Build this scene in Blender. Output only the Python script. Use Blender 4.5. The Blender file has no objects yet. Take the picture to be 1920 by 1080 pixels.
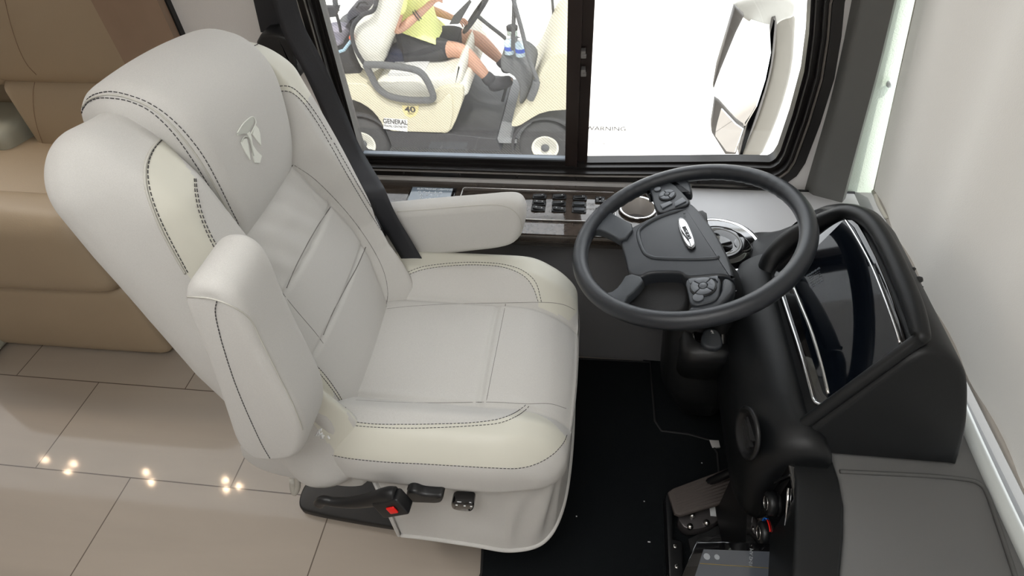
import bpy, bmesh, math, random
from mathutils import Vector, Matrix
from mathutils.bvhtree import BVHTree
from math import sin, cos, pi, radians, exp, sqrt

SC = bpy.context.scene
random.seed(7)
# ------------------------------------------------------------ camera
CAMROWS = (Vector((0.9912159, 0.12271685, -0.04931136)),      # right
           Vector((-0.05310281, 0.71077426, 0.70141289)),     # up
           Vector((-0.12112443, 0.69263303, -0.71104736)))    # forward
FPX = 1102.03
EYE = Vector((0.0, 0.0, 1.52024))
cam_data = bpy.data.cameras.new('camera')
cam = bpy.data.objects.new('camera', cam_data)
SC.collection.objects.link(cam)
cam_data.sensor_width = 36.0
cam_data.lens = FPX / 1920 * 36.0
cam_data.clip_start = 0.02
r_, u_, f_ = CAMROWS
cam.matrix_world = Matrix(((r_.x, u_.x, -f_.x, EYE.x), (r_.y, u_.y, -f_.y, EYE.y),
                           (r_.z, u_.z, -f_.z, EYE.z), (0, 0, 0, 1)))
SC.camera = cam
# ------------------------------------------------------------ world, sun, exposure
SC.view_settings.view_transform = 'Standard'
SC.view_settings.look = 'None'
SC.view_settings.gamma = 1.0
SC.view_settings.use_curve_mapping = False
SC.view_settings.exposure = 0.0
world = bpy.data.worlds.new('overcast_sky')
SC.world = world
world.use_nodes = True
wn = world.node_tree
bg = wn.nodes['Background']
bg.inputs[0].default_value = (0.93, 0.97, 1.0, 1)
bg.inputs[1].default_value = 3.2

def lamp(name, kind, loc, energy, color=(1, 1, 1), size=0.1, size_y=None, target=None, spread=None):
    d = bpy.data.lights.new(name, kind)
    d.energy = energy
    d.color = color
    o = bpy.data.objects.new(name, d)
    SC.collection.objects.link(o)
    o.location = loc
    if kind == 'AREA':
        d.shape = 'RECTANGLE' if size_y else 'DISK'
        d.size = size
        if size_y:
            d.size_y = size_y
        if spread:
            d.spread = spread
    if kind == 'SUN':
        d.angle = size
    if target is not None:
        o.rotation_euler = (Vector(target) - Vector(loc)).to_track_quat('-Z', 'Y').to_euler()
    return o

lamp('sun', 'SUN', (2, -3, 8), 4.0, (1, 0.97, 0.9), radians(1.0), target=(0.6, 0.4, -0.0))
lamp('ceiling_panel_light', 'AREA', (-0.25, -0.1, 2.02), 9.4, (0.99, 0.985, 0.97), 0.9, 0.7, target=(-0.25, 0.1, 0), spread=radians(130))
lamp('ceiling_strip_light', 'AREA', (-1.7, 0.1, 2.02), 0.9, (1.0, 0.74, 0.48), 1.0, 0.5, target=(-1.7, 0.2, 0))

# ------------------------------------------------------------ helpers
def PX(px, py, x=None, y=None, z=None):
    d = r_ * ((px - 960) / FPX) - u_ * ((py - 540) / FPX) + f_
    if z is not None: t = (z - EYE.z) / d.z
    elif y is not None: t = (y - EYE.y) / d.y
    else: t = (x - EYE.x) / d.x
    return EYE + d * t

def pxdir(px, py):
    return (r_ * ((px - 960) / FPX) - u_ * ((py - 540) / FPX) + f_).normalized()

def PXL(pts, **k):
    return [PX(a, b, **k) for a, b in pts]

def PXP(px, py, O, n):           # onto a plane
    d = pxdir(px, py)
    return EYE + d * ((O - EYE).dot(n) / d.dot(n))

for (a, b) in ((84, 862), (138, 869), (127, 884), (274, 886), (283, 904), (423, 900), (448, 912), (424, 918)):
    P = PX(a, b, z=0)
    k = 2.03 / EYE.z
    lamp('puck_light', 'AREA', (P.x + P.x * k, P.y + P.y * k, 2.03), 0.8, (1.0, 0.74, 0.48), 0.030,
         target=(P.x + P.x * k, P.y + P.y * k, 0))

def col(c):
    return (c[0], c[1], c[2], 1.0)

def srgb(r, g, b):
    f = lambda v: v / 255 / 12.92 if v <= 10 else ((v / 255 + .055) / 1.055) ** 2.4
    return (f(r), f(g), f(b))

def mat(name, color, rough=0.6, metal=0.0, noise=0.0, nscale=30.0, bump=0.0, bscale=300.0, coat=0.0,
        spec=0.5, emis=None, estr=0.0, color2=None, sheen=0.0):
    m = bpy.data.materials.new(name)
    m.use_nodes = True
    nt = m.node_tree
    b = nt.nodes['Principled BSDF']
    b.inputs['Base Color'].default_value = col(color)
    b.inputs['Roughness'].default_value = rough
    b.inputs['Metallic'].default_value = metal
    b.inputs['Specular IOR Level'].default_value = spec
    b.inputs['Coat Weight'].default_value = coat
    b.inputs['Sheen Weight'].default_value = sheen
    if emis:
        b.inputs['Emission Color'].default_value = col(emis)
        b.inputs['Emission Strength'].default_value = estr
    tc = nt.nodes.new('ShaderNodeTexCoord')
    if noise or color2:
        n = nt.nodes.new('ShaderNodeTexNoise')
        n.inputs['Scale'].default_value = nscale
        n.inputs['Detail'].default_value = 6
        nt.links.new(tc.outputs['Object'], n.inputs['Vector'])
        mx = nt.nodes.new('ShaderNodeMix'); mx.data_type = 'RGBA'
        c2 = color2 or tuple(max(0, c * (1 - noise)) for c in color)
        c1 = color if color2 else tuple(min(1, c * (1 + noise * .6)) for c in color)
        mx.inputs['A'].default_value = col(c1)
        mx.inputs['B'].default_value = col(c2)
        nt.links.new(n.outputs['Fac'], mx.inputs['Factor'])
        nt.links.new(mx.outputs['Result'], b.inputs['Base Color'])
    if bump:
        n2 = nt.nodes.new('ShaderNodeTexNoise')
        n2.inputs['Scale'].default_value = bscale
        n2.inputs['Detail'].default_value = 3
        nt.links.new(tc.outputs['Object'], n2.inputs['Vector'])
        bp = nt.nodes.new('ShaderNodeBump')
        bp.inputs['Strength'].default_value = bump
        bp.inputs['Distance'].default_value = 0.002
        nt.links.new(n2.outputs['Fac'], bp.inputs['Height'])
        nt.links.new(bp.outputs['Normal'], b.inputs['Normal'])
    return m

def weave(m, scale, amt=.06):
    """fine woven colour variation along two axes"""
    nt = m.node_tree
    b = nt.nodes['Principled BSDF']
    tc = nt.nodes.new('ShaderNodeTexCoord')
    w = nt.nodes.new('ShaderNodeTexNoise'); w.inputs['Scale'].default_value = scale
    w.inputs['Detail'].default_value = 2
    mp = nt.nodes.new('ShaderNodeMapping'); mp.inputs['Scale'].default_value = (1, 1, 3)
    nt.links.new(tc.outputs['Object'], mp.inputs['Vector'])
    nt.links.new(mp.outputs['Vector'], w.inputs['Vector'])
    mx = nt.nodes.new('ShaderNodeMix'); mx.data_type = 'RGBA'; mx.blend_type = 'MULTIPLY'
    rp = nt.nodes.new('ShaderNodeMapRange')
    rp.inputs['To Min'].default_value = 1 - amt * 2; rp.inputs['To Max'].default_value = 1 + amt * 2
    nt.links.new(w.outputs['Fac'], rp.inputs['Value'])
    cb = nt.nodes.new('ShaderNodeCombineColor')
    for i in range(3): nt.links.new(rp.outputs['Result'], cb.inputs[i])
    src = b.inputs['Base Color'].links[0].from_socket if b.inputs['Base Color'].links else None
    if src: nt.links.new(src, mx.inputs['A'])
    else: mx.inputs['A'].default_value = b.inputs['Base Color'].default_value
    mx.inputs['Factor'].default_value = 1
    nt.links.new(cb.outputs[0], mx.inputs['B'])
    nt.links.new(mx.outputs['Result'], b.inputs['Base Color'])
    return m

M = {}
M['fabric'] = weave(mat('light_grey_weave', srgb(198, 196, 192), .85, bump=.3, bscale=2600, noise=.04, nscale=8, sheen=.1), 1100, .10)
M['leather'] = mat('cream_leather', srgb(206, 204, 192), .48, bump=.1, bscale=1800, noise=.05, nscale=7)
M['thread'] = mat('dark_grey_thread', srgb(62, 60, 62), .8, noise=.2, nscale=400)
M['seamline'] = mat('seam_shadow_thread', srgb(118, 115, 111), .8, noise=.1, nscale=300)  # panel seam lines, with the seam's shadow put into the grey
M['pipe'] = mat('light_piping', srgb(188, 186, 178), .6, noise=.05)
M['emb'] = weave(mat('pale_embroidery', srgb(234, 236, 228), .6, bump=.5, bscale=1500), 1500, .06)
M['emb2'] = mat('grey_embroidery', srgb(196, 198, 190), .7, bump=.5, bscale=1500)
M['wall'] = weave(mat('woven_wall_covering', srgb(222, 219, 217), .8, bump=.3, bscale=500), 500, .05)
M['blackmetal'] = mat('black_anodised_metal', srgb(30, 27, 26), .35, metal=.3, noise=.1, nscale=60)
M['blackplastic'] = mat('black_plastic', srgb(19, 20, 22), .42, bump=.1, bscale=1800)
M['rubber'] = mat('black_rubber', srgb(28, 28, 29), .7, bump=.2, bscale=400)
M['webbing'] = weave(mat('black_webbing', srgb(34, 35, 40), .6, bump=.4, bscale=1200), 1200, .1)
M['wheel'] = mat('dark_grey_grained_polyurethane', srgb(38, 41, 46), .34, bump=.16, bscale=2200)
M['wheelflat'] = mat('dark_grey_smooth_polyurethane', srgb(50, 54, 59), .42, bump=.1, bscale=2200)
M['btn'] = mat('grey_button_plastic', srgb(92, 96, 102), .35, bump=.1, bscale=600)
M['gloss'] = mat('gloss_black_lacquer', srgb(12, 12, 14), .06, coat=1.0)
M['chrome'] = mat('polished_chrome', (.85, .85, .86), .08, metal=1.0, noise=.03)
M['cup'] = mat('pale_steel', (.78, .74, .70), .3, metal=.6, noise=.06)
M['steel'] = mat('brushed_steel', (.6, .59, .57), .25, metal=1.0, noise=.08)
M['blkleather'] = mat('black_stitched_leather', srgb(15, 17, 19), .42, bump=.15, bscale=1600, spec=.35)
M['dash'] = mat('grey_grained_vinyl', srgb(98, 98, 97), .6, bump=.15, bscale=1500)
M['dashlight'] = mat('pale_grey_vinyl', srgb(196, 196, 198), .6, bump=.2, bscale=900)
M['dashdark'] = mat('dark_grey_vinyl', srgb(118, 117, 119), .6, bump=.3, bscale=600)
M['pillar'] = mat('grey_pillar_plastic', srgb(106, 106, 103), .5, bump=.3, bscale=800)
M['pilleather'] = mat('pale_green_grey_leatherette', srgb(190, 200, 186), .55, bump=.4, bscale=350)
M['carpet'] = mat('black_carpet', srgb(27, 30, 32), .98, noise=.3, nscale=500, bump=1.0, bscale=900, spec=.1)
M['screen'] = mat('dark_screen_glass', srgb(8, 12, 18), .05, coat=.25, spec=.3)
M['white'] = mat('white_print', srgb(225, 226, 226), .5, noise=.02)
M['red'] = mat('red_button_plastic', srgb(225, 30, 25), .35, noise=.05)
M['brownrubber'] = mat('worn_pedal_rubber', srgb(86, 78, 74), .6, bump=.6, bscale=500)
M['sofa'] = mat('beige_sofa_leather', srgb(168, 150, 126), .5, bump=.2, bscale=400, noise=.05, nscale=6)
M['brown'] = mat('brown_trim_wood', srgb(150, 126, 106), .4, noise=.12, nscale=20)
M['ceil'] = mat('ceiling_vinyl', srgb(225, 222, 215), .7, bump=.1, bscale=200)

# burl wood, glossy
def burl():
    m = mat('dark_burl_wood', srgb(40, 35, 32), .08, coat=1.0, color2=srgb(84, 74, 66), nscale=60)
    return m
M['wood'] = burl()

def tile_mat():
    m = bpy.data.materials.new('polished_beige_tile'); m.use_nodes = True
    nt = m.node_tree; b = nt.nodes['Principled BSDF']
    tc = nt.nodes.new('ShaderNodeTexCoord')
    mp = nt.nodes.new('ShaderNodeMapping')
    mp.inputs['Location'].default_value = (1.5592, -.949, 0)
    nt.links.new(tc.outputs['Object'], mp.inputs['Vector'])
    br = nt.nodes.new('ShaderNodeTexBrick')
    br.offset = .5; br.offset_frequency = 2; br.squash = 1
    br.inputs['Scale'].default_value = 1
    br.inputs['Brick Width'].default_value = .6096
    br.inputs['Row Height'].default_value = .3048
    br.inputs['Mortar Size'].default_value = .0018
    br.inputs['Mortar Smooth'].default_value = .1
    br.inputs['Bias'].default_value = 0
    br.inputs['Color1'].default_value = col(srgb(170, 160, 148))
    br.inputs['Color2'].default_value = col(srgb(165, 154, 142))
    br.inputs['Mortar'].default_value = col(srgb(92, 80, 70))
    nt.links.new(mp.outputs['Vector'], br.inputs['Vector'])
    n = nt.nodes.new('ShaderNodeTexNoise'); n.inputs['Scale'].default_value = 2.2
    n.inputs['Detail'].default_value = 8; n.inputs['Distortion'].default_value = .6
    mp2 = nt.nodes.new('ShaderNodeMapping'); mp2.inputs['Rotation'].default_value = (0, 0, .5)
    mp2.inputs['Scale'].default_value = (.6, 3.0, 1)
    nt.links.new(tc.outputs['Object'], mp2.inputs['Vector'])
    nt.links.new(mp2.outputs['Vector'], n.inputs['Vector'])
    rp = nt.nodes.new('ShaderNodeMapRange')
    rp.inputs['From Min'].default_value = .3; rp.inputs['From Max'].default_value = .7
    rp.inputs['To Min'].default_value = .93; rp.inputs['To Max'].default_value = 1.06
    nt.links.new(n.outputs['Fac'], rp.inputs['Value'])
    mx = nt.nodes.new('ShaderNodeVectorMath'); mx.operation = 'SCALE'
    nt.links.new(br.outputs['Color'], mx.inputs[0]); nt.links.new(rp.outputs['Result'], mx.inputs['Scale'])
    nt.links.new(mx.outputs[0], b.inputs['Base Color'])
    b.inputs['Roughness'].default_value = .5
    b.inputs['Coat Weight'].default_value = .35
    b.inputs['Coat Roughness'].default_value = .06
    bp = nt.nodes.new('ShaderNodeBump'); bp.inputs['Strength'].default_value = .4; bp.inputs['Distance'].default_value = .002
    inv = nt.nodes.new('ShaderNodeMath'); inv.operation = 'SUBTRACT'; inv.inputs[0].default_value = 1
    nt.links.new(br.outputs['Fac'], inv.inputs[1]); nt.links.new(inv.outputs[0], bp.inputs['Height'])
    nt.links.new(bp.outputs['Normal'], b.inputs['Normal'])
    return m
M['tile'] = tile_mat()

def glass_mat(name, tint=(1, 1, 1), veil=0.0, gl=.06):
    m = bpy.data.materials.new(name); m.use_nodes = True
    nt = m.node_tree
    for n in list(nt.nodes):
        if n.type != 'OUTPUT_MATERIAL': nt.nodes.remove(n)
    out = [n for n in nt.nodes if n.type == 'OUTPUT_MATERIAL'][0]
    tr = nt.nodes.new('ShaderNodeBsdfTransparent'); tr.inputs[0].default_value = col(tint)
    g = nt.nodes.new('ShaderNodeBsdfGlossy'); g.inputs['Roughness'].default_value = .02
    mx = nt.nodes.new('ShaderNodeMixShader'); mx.inputs[0].default_value = gl
    nt.links.new(tr.outputs[0], mx.inputs[1]); nt.links.new(g.outputs[0], mx.inputs[2])
    last = mx
    if veil:
        df = nt.nodes.new('ShaderNodeBsdfDiffuse'); df.inputs[0].default_value = (.25, .25, .26, 1)
        mx2 = nt.nodes.new('ShaderNodeMixShader')
        tc = nt.nodes.new('ShaderNodeTexCoord')
        wv = nt.nodes.new('ShaderNodeTexWave'); wv.inputs['Scale'].default_value = 75
        wv.bands_direction = 'DIAGONAL'; wv.inputs['Distortion'].default_value = 1.2
        wv.inputs['Detail'].default_value = 0; wv.inputs['Detail Scale'].default_value = .2
        nt.links.new(tc.outputs['Object'], wv.inputs['Vector'])
        rp = nt.nodes.new('ShaderNodeMapRange')
        rp.inputs['To Min'].default_value = veil * .8; rp.inputs['To Max'].default_value = veil * 1.2
        nt.links.new(wv.outputs['Fac'], rp.inputs['Value'])
        nt.links.new(rp.outputs['Result'], mx2.inputs[0])
        nt.links.new(mx.outputs[0], mx2.inputs[1]); nt.links.new(df.outputs[0], mx2.inputs[2])
        last = mx2
    nt.links.new(last.outputs[0], out.inputs['Surface'])
    return m
M['glass'] = glass_mat('clear_window_glass')
M['mesh'] = glass_mat('insect_screen_mesh', veil=.24, gl=0.0)

def translucent(m, amt, c):
    nt = m.node_tree
    out = [n for n in nt.nodes if n.type == 'OUTPUT_MATERIAL'][0]
    b = nt.nodes['Principled BSDF']
    t = nt.nodes.new('ShaderNodeBsdfTranslucent'); t.inputs[0].default_value = col(c)
    mx = nt.nodes.new('ShaderNodeMixShader'); mx.inputs[0].default_value = amt
    nt.links.new(b.outputs[0], mx.inputs[1]); nt.links.new(t.outputs[0], mx.inputs[2])
    nt.links.new(mx.outputs[0], out.inputs['Surface'])

def link(o): SC.collection.objects.link(o)

def tag(o, label=None, cat=None, group=None, kind=None):
    if label: o['label'] = label
    if cat: o['category'] = cat
    if group: o['group'] = group
    if kind: o['kind'] = kind
    return o

def thing(name, label, cat, loc=(0, 0, 0), group=None):
    o = bpy.data.objects.new(name, None); link(o)
    o.empty_display_size = .05
    o.location = loc
    return tag(o, label, cat, group)

def world_loc(o):
    v = Vector(o.location)
    return v if o.parent is None else v + world_loc(o.parent)

def mk(name, verts, faces, m, parent=None, smooth=True, mi=None, org=None, angle=None):
    """one mesh object; verts in world space; origin placed at org (or parent's place)"""
    me = bpy.data.meshes.new(name)
    base = Vector(org) if org is not None else (world_loc(parent) if parent else Vector((0, 0, 0)))
    me.from_pydata([tuple(Vector(v) - base) for v in verts], [], [tuple(f) for f in faces])
    ms = m if isinstance(m, (list, tuple)) else [m]
    for q in ms: me.materials.append(q)
    if mi:
        for p, i in zip(me.polygons, mi): p.material_index = i
    me.update()
    bm = bmesh.new(); bm.from_mesh(me)
    bmesh.ops.recalc_face_normals(bm, faces=bm.faces)
    bm.to_mesh(me); bm.free()
    if smooth:
        for p in me.polygons: p.use_smooth = True
        if angle is not None:
            me.set_sharp_from_angle(angle=radians(angle))
    o = bpy.data.objects.new(name, me); link(o)
    if parent:
        o.parent = parent
        o.location = base - world_loc(parent)
    else:
        o.location = base
    return o

class G:                                   # geometry collector
    def __init__(s): s.v = []; s.f = []; s.mi = []
    def add(s, v, f, mi=0):
        k = len(s.v); s.v += [Vector(a) for a in v]
        s.f += [[i + k for i in a] for a in f]
        s.mi += (mi if isinstance(mi, list) else [mi] * len(f))
        return s
    def mk(s, name, m, parent=None, **k):
        return mk(name, s.v, s.f, m, parent, mi=s.mi, **k)

def chaikin(p, n=2, closed=True):
    for _ in range(n):
        q = []
        L = len(p)
        rng = range(L) if closed else range(L - 1)
        if not closed: q.append(p[0])
        for i in rng:
            a, b = p[i], p[(i + 1) % L]
            q.append(a * .75 + b * .25); q.append(a * .25 + b * .75)
        if not closed: q.append(p[-1])
        p = q
    return p

def catmull(p, n=8, closed=False):
    out = []
    L = len(p)
    rng = range(L) if closed else range(L - 1)
    for i in rng:
        p0 = p[(i - 1) % L] if (closed or i > 0) else p[0] * 2 - p[1]
        p1 = p[i]; p2 = p[(i + 1) % L]
        p3 = p[(i + 2) % L] if (closed or i + 2 < L) else p[-1] * 2 - p[-2]
        for j in range(n):
            t = j / n
            out.append(.5 * ((2 * p1) + (p2 - p0) * t + (2 * p0 - 5 * p1 + 4 * p2 - p3) * t * t +
                             (3 * p1 - p0 - 3 * p2 + p3) * t ** 3))
    if not closed: out.append(p[-1])
    return out

def V2(l): return [Vector((a, b)) for a, b in l]

def tube(pts, r, n=8, closed=False, caps=True, flat=None, up=None):
    """sweep a circle (or ellipse flat=(ra,rb)) along pts; r may be a list"""
    pts = [Vector(p) for p in pts]
    L = len(pts)
    v = []; f = []
    nrm = None
    for i, p in enumerate(pts):
        a = pts[(i - 1) % L] if (closed or i > 0) else p
        b = pts[(i + 1) % L] if (closed or i < L - 1) else p
        t = (b - a).normalized()
        if nrm is None:
            ref = Vector(up) if up else (Vector((0, 0, 1)) if abs(t.z) < .9 else Vector((1, 0, 0)))
            nrm = (ref - t * ref.dot(t)).normalized()
        else:
            nrm = (nrm - t * nrm.dot(t)).normalized()
        bn = t.cross(nrm)
        rr = r[i] if isinstance(r, (list, tuple)) else r
        ra, rb = (rr, rr) if flat is None else (flat[0] * (rr if flat else 1), flat[1] * rr)
        for k in range(n):
            an = 2 * pi * k / n
            v.append(p + nrm * ra * cos(an) + bn * rb * sin(an))
    for i in range(L if closed else L - 1):
        j = (i + 1) % L
        for k in range(n):
            k2 = (k + 1) % n
            f.append([i * n + k, i * n + k2, j * n + k2, j * n + k])
    if caps and not closed:
        f.append([k for k in range(n)][::-1]); f.append([(L - 1) * n + k for k in range(n)])
    return v, f

def inset2(poly, d):
    L = len(poly); out = []
    area = sum(poly[i].x * poly[(i + 1) % L].y - poly[(i + 1) % L].x * poly[i].y for i in range(L))
    sg = 1 if area > 0 else -1
    for i in range(L):
        a = poly[i] - poly[i - 1]; b = poly[(i + 1) % L] - poly[i]
        if a.length < 1e-9 or b.length < 1e-9: out.append(poly[i].copy()); continue
        na = Vector((-a.y, a.x)).normalized() * sg; nb = Vector((-b.y, b.x)).normalized() * sg
        n = na + nb
        if n.length < 1e-6: out.append(poly[i].copy()); continue
        n.normalize()
        out.append(poly[i] + n * d / max(.35, n.dot(na)))
    return out

def slab(poly, fr, h0, h1, r=.01, seg=4, crown=0.0, both=True, r0=None):
    """poly: 2D outline; fr=(O,ex,ey,en) frame; rounded edges radius r"""
    O, ex, ey, en = fr
    loops = []
    r0 = r if r0 is None else r0
    if both and r0 > 0:
        for i in range(seg + 1):
            a = pi / 2 * i / seg
            loops.append((inset2(poly, r0 * (1 - sin(a))), h0 + r0 * (1 - cos(a))))
    else:
        loops.append((poly, h0))
    for i in range(seg + 1):
        a = pi / 2 * i / seg
        loops.append((inset2(poly, r * (1 - cos(a))), h1 - r * (1 - sin(a))))
    v = []; f = []
    L = len(poly)
    for pl, h in loops:
        for p in pl: v.append(O + ex * p.x + ey * p.y + en * h)
    for i in range(len(loops) - 1):
        for k in range(L):
            k2 = (k + 1) % L
            f.append([i * L + k, i * L + k2, (i + 1) * L + k2, (i + 1) * L + k])
    f.append(list(range(L))[::-1])
    top = (len(loops) - 1) * L
    if crown:
        c2 = sum((Vector(p) for p in loops[-1][0]), Vector((0, 0))) / L
        prev = top
        for j, t in enumerate((.75, .5, .25)):
            k0 = len(v)
            for p in loops[-1][0]:
                q = c2 + (p - c2) * t
                v.append(O + ex * q.x + ey * q.y + en * (h1 + crown * (1 - t * t)))
            for k in range(L):
                k2 = (k + 1) % L
                f.append([prev + k, prev + k2, k0 + k2, k0 + k])
            prev = k0
        ci = len(v)
        v.append(O + ex * c2.x + ey * c2.y + en * (h1 + crown))
        for k in range(L): f.append([prev + k, prev + (k + 1) % L, ci])
    else:
        f.append([top + k for k in range(L)])
    return v, f

X_, Y_, Z_ = Vector((1, 0, 0)), Vector((0, 1, 0)), Vector((0, 0, 1))
O0 = Vector((0, 0, 0))
FXY = (O0, X_, Y_, Z_)          # outline in xy, height z
FXZ = (O0, X_, Z_, Y_)          # outline in xz, depth y
FYZ = (O0, Y_, Z_, X_)

def rnd_rect(x0, y0, x1, y1, r, n=5):
    out = []
    for cx, cy, a0 in ((x1 - r, y1 - r, 0), (x0 + r, y1 - r, 90), (x0 + r, y0 + r, 180), (x1 - r, y0 + r, 270)):
        for i in range(n + 1):
            a = radians(a0 + 90 * i / n)
            out.append(Vector((cx + r * cos(a), cy + r * sin(a))))
    return out

def circ(cx, cy, r, n=32, r2=None):
    return [Vector((cx + r * cos(2 * pi * i / n), cy + (r2 or r) * sin(2 * pi * i / n))) for i in range(n)]

def box(x0, x1, y0, y1, z0, z1):
    v = [(x, y, z) for x in (x0, x1) for y in (y0, y1) for z in (z0, z1)]
    return v, [[0, 1, 3, 2], [4, 6, 7, 5], [0, 4, 5, 1], [2, 3, 7, 6], [0, 2, 6, 4], [1, 5, 7, 3]]

def ring(outer, inner, fr, h0, h1):
    """flat ring between two outlines of the same count"""
    O, ex, ey, en = fr
    L = len(outer)
    v = []
    for pl, h in ((outer, h0), (outer, h1), (inner, h1), (inner, h0)):
        for p in pl: v.append(O + ex * p.x + ey * p.y + en * h)
    f = []
    for i in range(4):
        j = (i + 1) % 4
        for k in range(L):
            k2 = (k + 1) % L
            f.append([i * L + k, i * L + k2, j * L + k2, j * L + k])
    return v, f

def lathe(prof, O, ax, n=32, ref=None, caps=True):
    """prof list of (r,h) along ax"""
    ax = Vector(ax).normalized()
    ref = Vector(ref) if ref else (X_ if abs(ax.x) < .8 else Y_)
    e1 = (ref - ax * ref.dot(ax)).normalized(); e2 = ax.cross(e1)
    v = []; f = []
    for r, h in prof:
        for k in range(n):
            a = 2 * pi * k / n
            v.append(Vector(O) + ax * h + e1 * r * cos(a) + e2 * r * sin(a))
    for i in range(len(prof) - 1):
        for k in range(n):
            k2 = (k + 1) % n
            f.append([i * n + k, i * n + k2, (i + 1) * n + k2, (i + 1) * n + k])
    if caps and prof[0][0] > 1e-6: f.append(list(range(n))[::-1])
    if caps and prof[-1][0] > 1e-6: f.append([(len(prof) - 1) * n + k for k in range(n)])
    return v, f

def puff(h, r, n, deform=None, pos=None, zone=None):
    """rounded box made of a fine grid: half sizes h, corner radius r, n=(nx,ny,nz)"""
    h = Vector(h)
    def steps(k, hh):
        m = max(2, k)
        out = [-hh + 2 * hh * i / m for i in range(m + 1)]
        return out
    idx = {}; v = []; f = []
    def vid(p):
        key = (round(p[0], 6), round(p[1], 6), round(p[2], 6))
        if key not in idx:
            P = Vector(p)
            q = Vector([max(-(h[i] - r), min(h[i] - r, P[i])) for i in range(3)])
            d = P - q
            # equalise the rounding
            if d.length > 1e-9:
                P = q + d.normalized() * r
            idx[key] = len(v); v.append(P)
        return idx[key]
    for ax in range(3):
        a, b = (ax + 1) % 3, (ax + 2) % 3
        sa, sb = steps(n[a], h[a]), steps(n[b], h[b])
        for sg in (-1, 1):
            for i in range(len(sa) - 1):
                for j in range(len(sb) - 1):
                    q = []
                    for (u, w) in ((sa[i], sb[j]), (sa[i + 1], sb[j]), (sa[i + 1], sb[j + 1]), (sa[i], sb[j + 1])):
                        p = [0, 0, 0]; p[ax] = sg * h[ax]; p[a] = u; p[b] = w
                        q.append(vid(p))
                    f.append(q if sg > 0 else q[::-1])
    mi = None
    if zone:
        mi = []
        for q in f:
            c = (v[q[0]] + v[q[1]] + v[q[2]] + v[q[3]]) / 4
            mi.append(zone(c))
    if deform: v = [deform(p) for p in v]
    if pos: v = [pos(p) for p in v]
    return v, f, mi

def ss(a, b, x):
    t = max(0.0, min(1.0, (x - a) / (b - a))) if a != b else (1.0 if x > a else 0.0)
    return t * t * (3 - 2 * t)

def interp(tab, x):
    if x <= tab[0][0]: return tab[0][1]
    for (a, b), (c, d) in zip(tab, tab[1:]):
        if x <= c: return b + (d - b) * (x - a) / (c - a)
    return tab[-1][1]

def bvh(o):
    me = o.data
    off = world_loc(o)
    return BVHTree.FromPolygons([v.co + off for v in me.vertices], [tuple(p.vertices) for p in me.polygons])

def lay(tree, pix, eps=.0008, n=10, closed=False):
    """points of a seam laid on a built surface"""
    pts2 = catmull(V2(pix), n, closed)
    out = []
    for p in pts2:
        d = pxdir(p.x, p.y)
        loc, nor, i, dist = tree.ray_cast(EYE, d)
        if loc is None: continue
        if nor.dot(d) > 0: nor = -nor
        out.append(loc + nor * eps)
    return out

def resample(p, step):
    out = [p[0]]; acc = 0
    for a, b in zip(p, p[1:]):
        L = (b - a).length
        if L > .05: continue
        t = step - acc
        while t <= L and L > 0:
            out.append(a + (b - a) * (t / L)); t += step
        acc = (acc + L) % step
    return out

def seam(tree, pix, name, parent, r=.00062, m=None, dashed=True, eps=.0006, n=10):
    p = lay(tree, pix, eps, n)
    if len(p) < 3: return None
    g = G()
    runs = [[p[0]]]
    for a in p[1:]:
        if (a - runs[-1][-1]).length > .025: runs.append([a])
        else: runs[-1].append(a)
    p = max(runs, key=len)
    if len(p) < 3: return None
    p = resample(p, .0022)
    if dashed:
        for i in range(0, len(p) - 2, 3):
            if (p[i + 2] - p[i]).length < .01:
                g.add(*tube([p[i], p[i + 1], p[i + 2]], r, 5))
    else:
        run = [p[0]]
        for a in p[1:]:
            if (a - run[-1]).length > .015:
                if len(run) > 2: g.add(*tube(run, r, 6))
                run = [a]
            else: run.append(a)
        if len(run) > 2: g.add(*tube(run, r, 6))
    if not g.v: return None
    return g.mk(name, m or M['thread'], parent)

def text_mesh(name, s, size, O, ex, ey, m, parent, extrude=.0004, align='CENTER', font=None, bold=0, sx=1.0):
    c = bpy.data.curves.new('lettering', 'FONT')
    c.body = s; c.size = size; c.extrude = extrude; c.align_x = align; c.align_y = 'CENTER'
    c.offset = bold
    t = bpy.data.objects.new('lettering', c); link(t)
    dg = bpy.context.evaluated_depsgraph_get(); dg.update()
    me = t.evaluated_get(dg).to_mesh()
    ex = Vector(ex).normalized(); ey = Vector(ey).normalized(); en = ex.cross(ey)
    vs = [Vector(O) + ex * v.co.x * sx + ey * v.co.y + en * v.co.z for v in me.vertices]
    fs = [tuple(p.vertices) for p in me.polygons]
    t.evaluated_get(dg).to_mesh_clear()
    bpy.data.objects.remove(t); bpy.data.curves.remove(c)
    return mk(name, vs, fs, m, parent, smooth=False)

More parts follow.
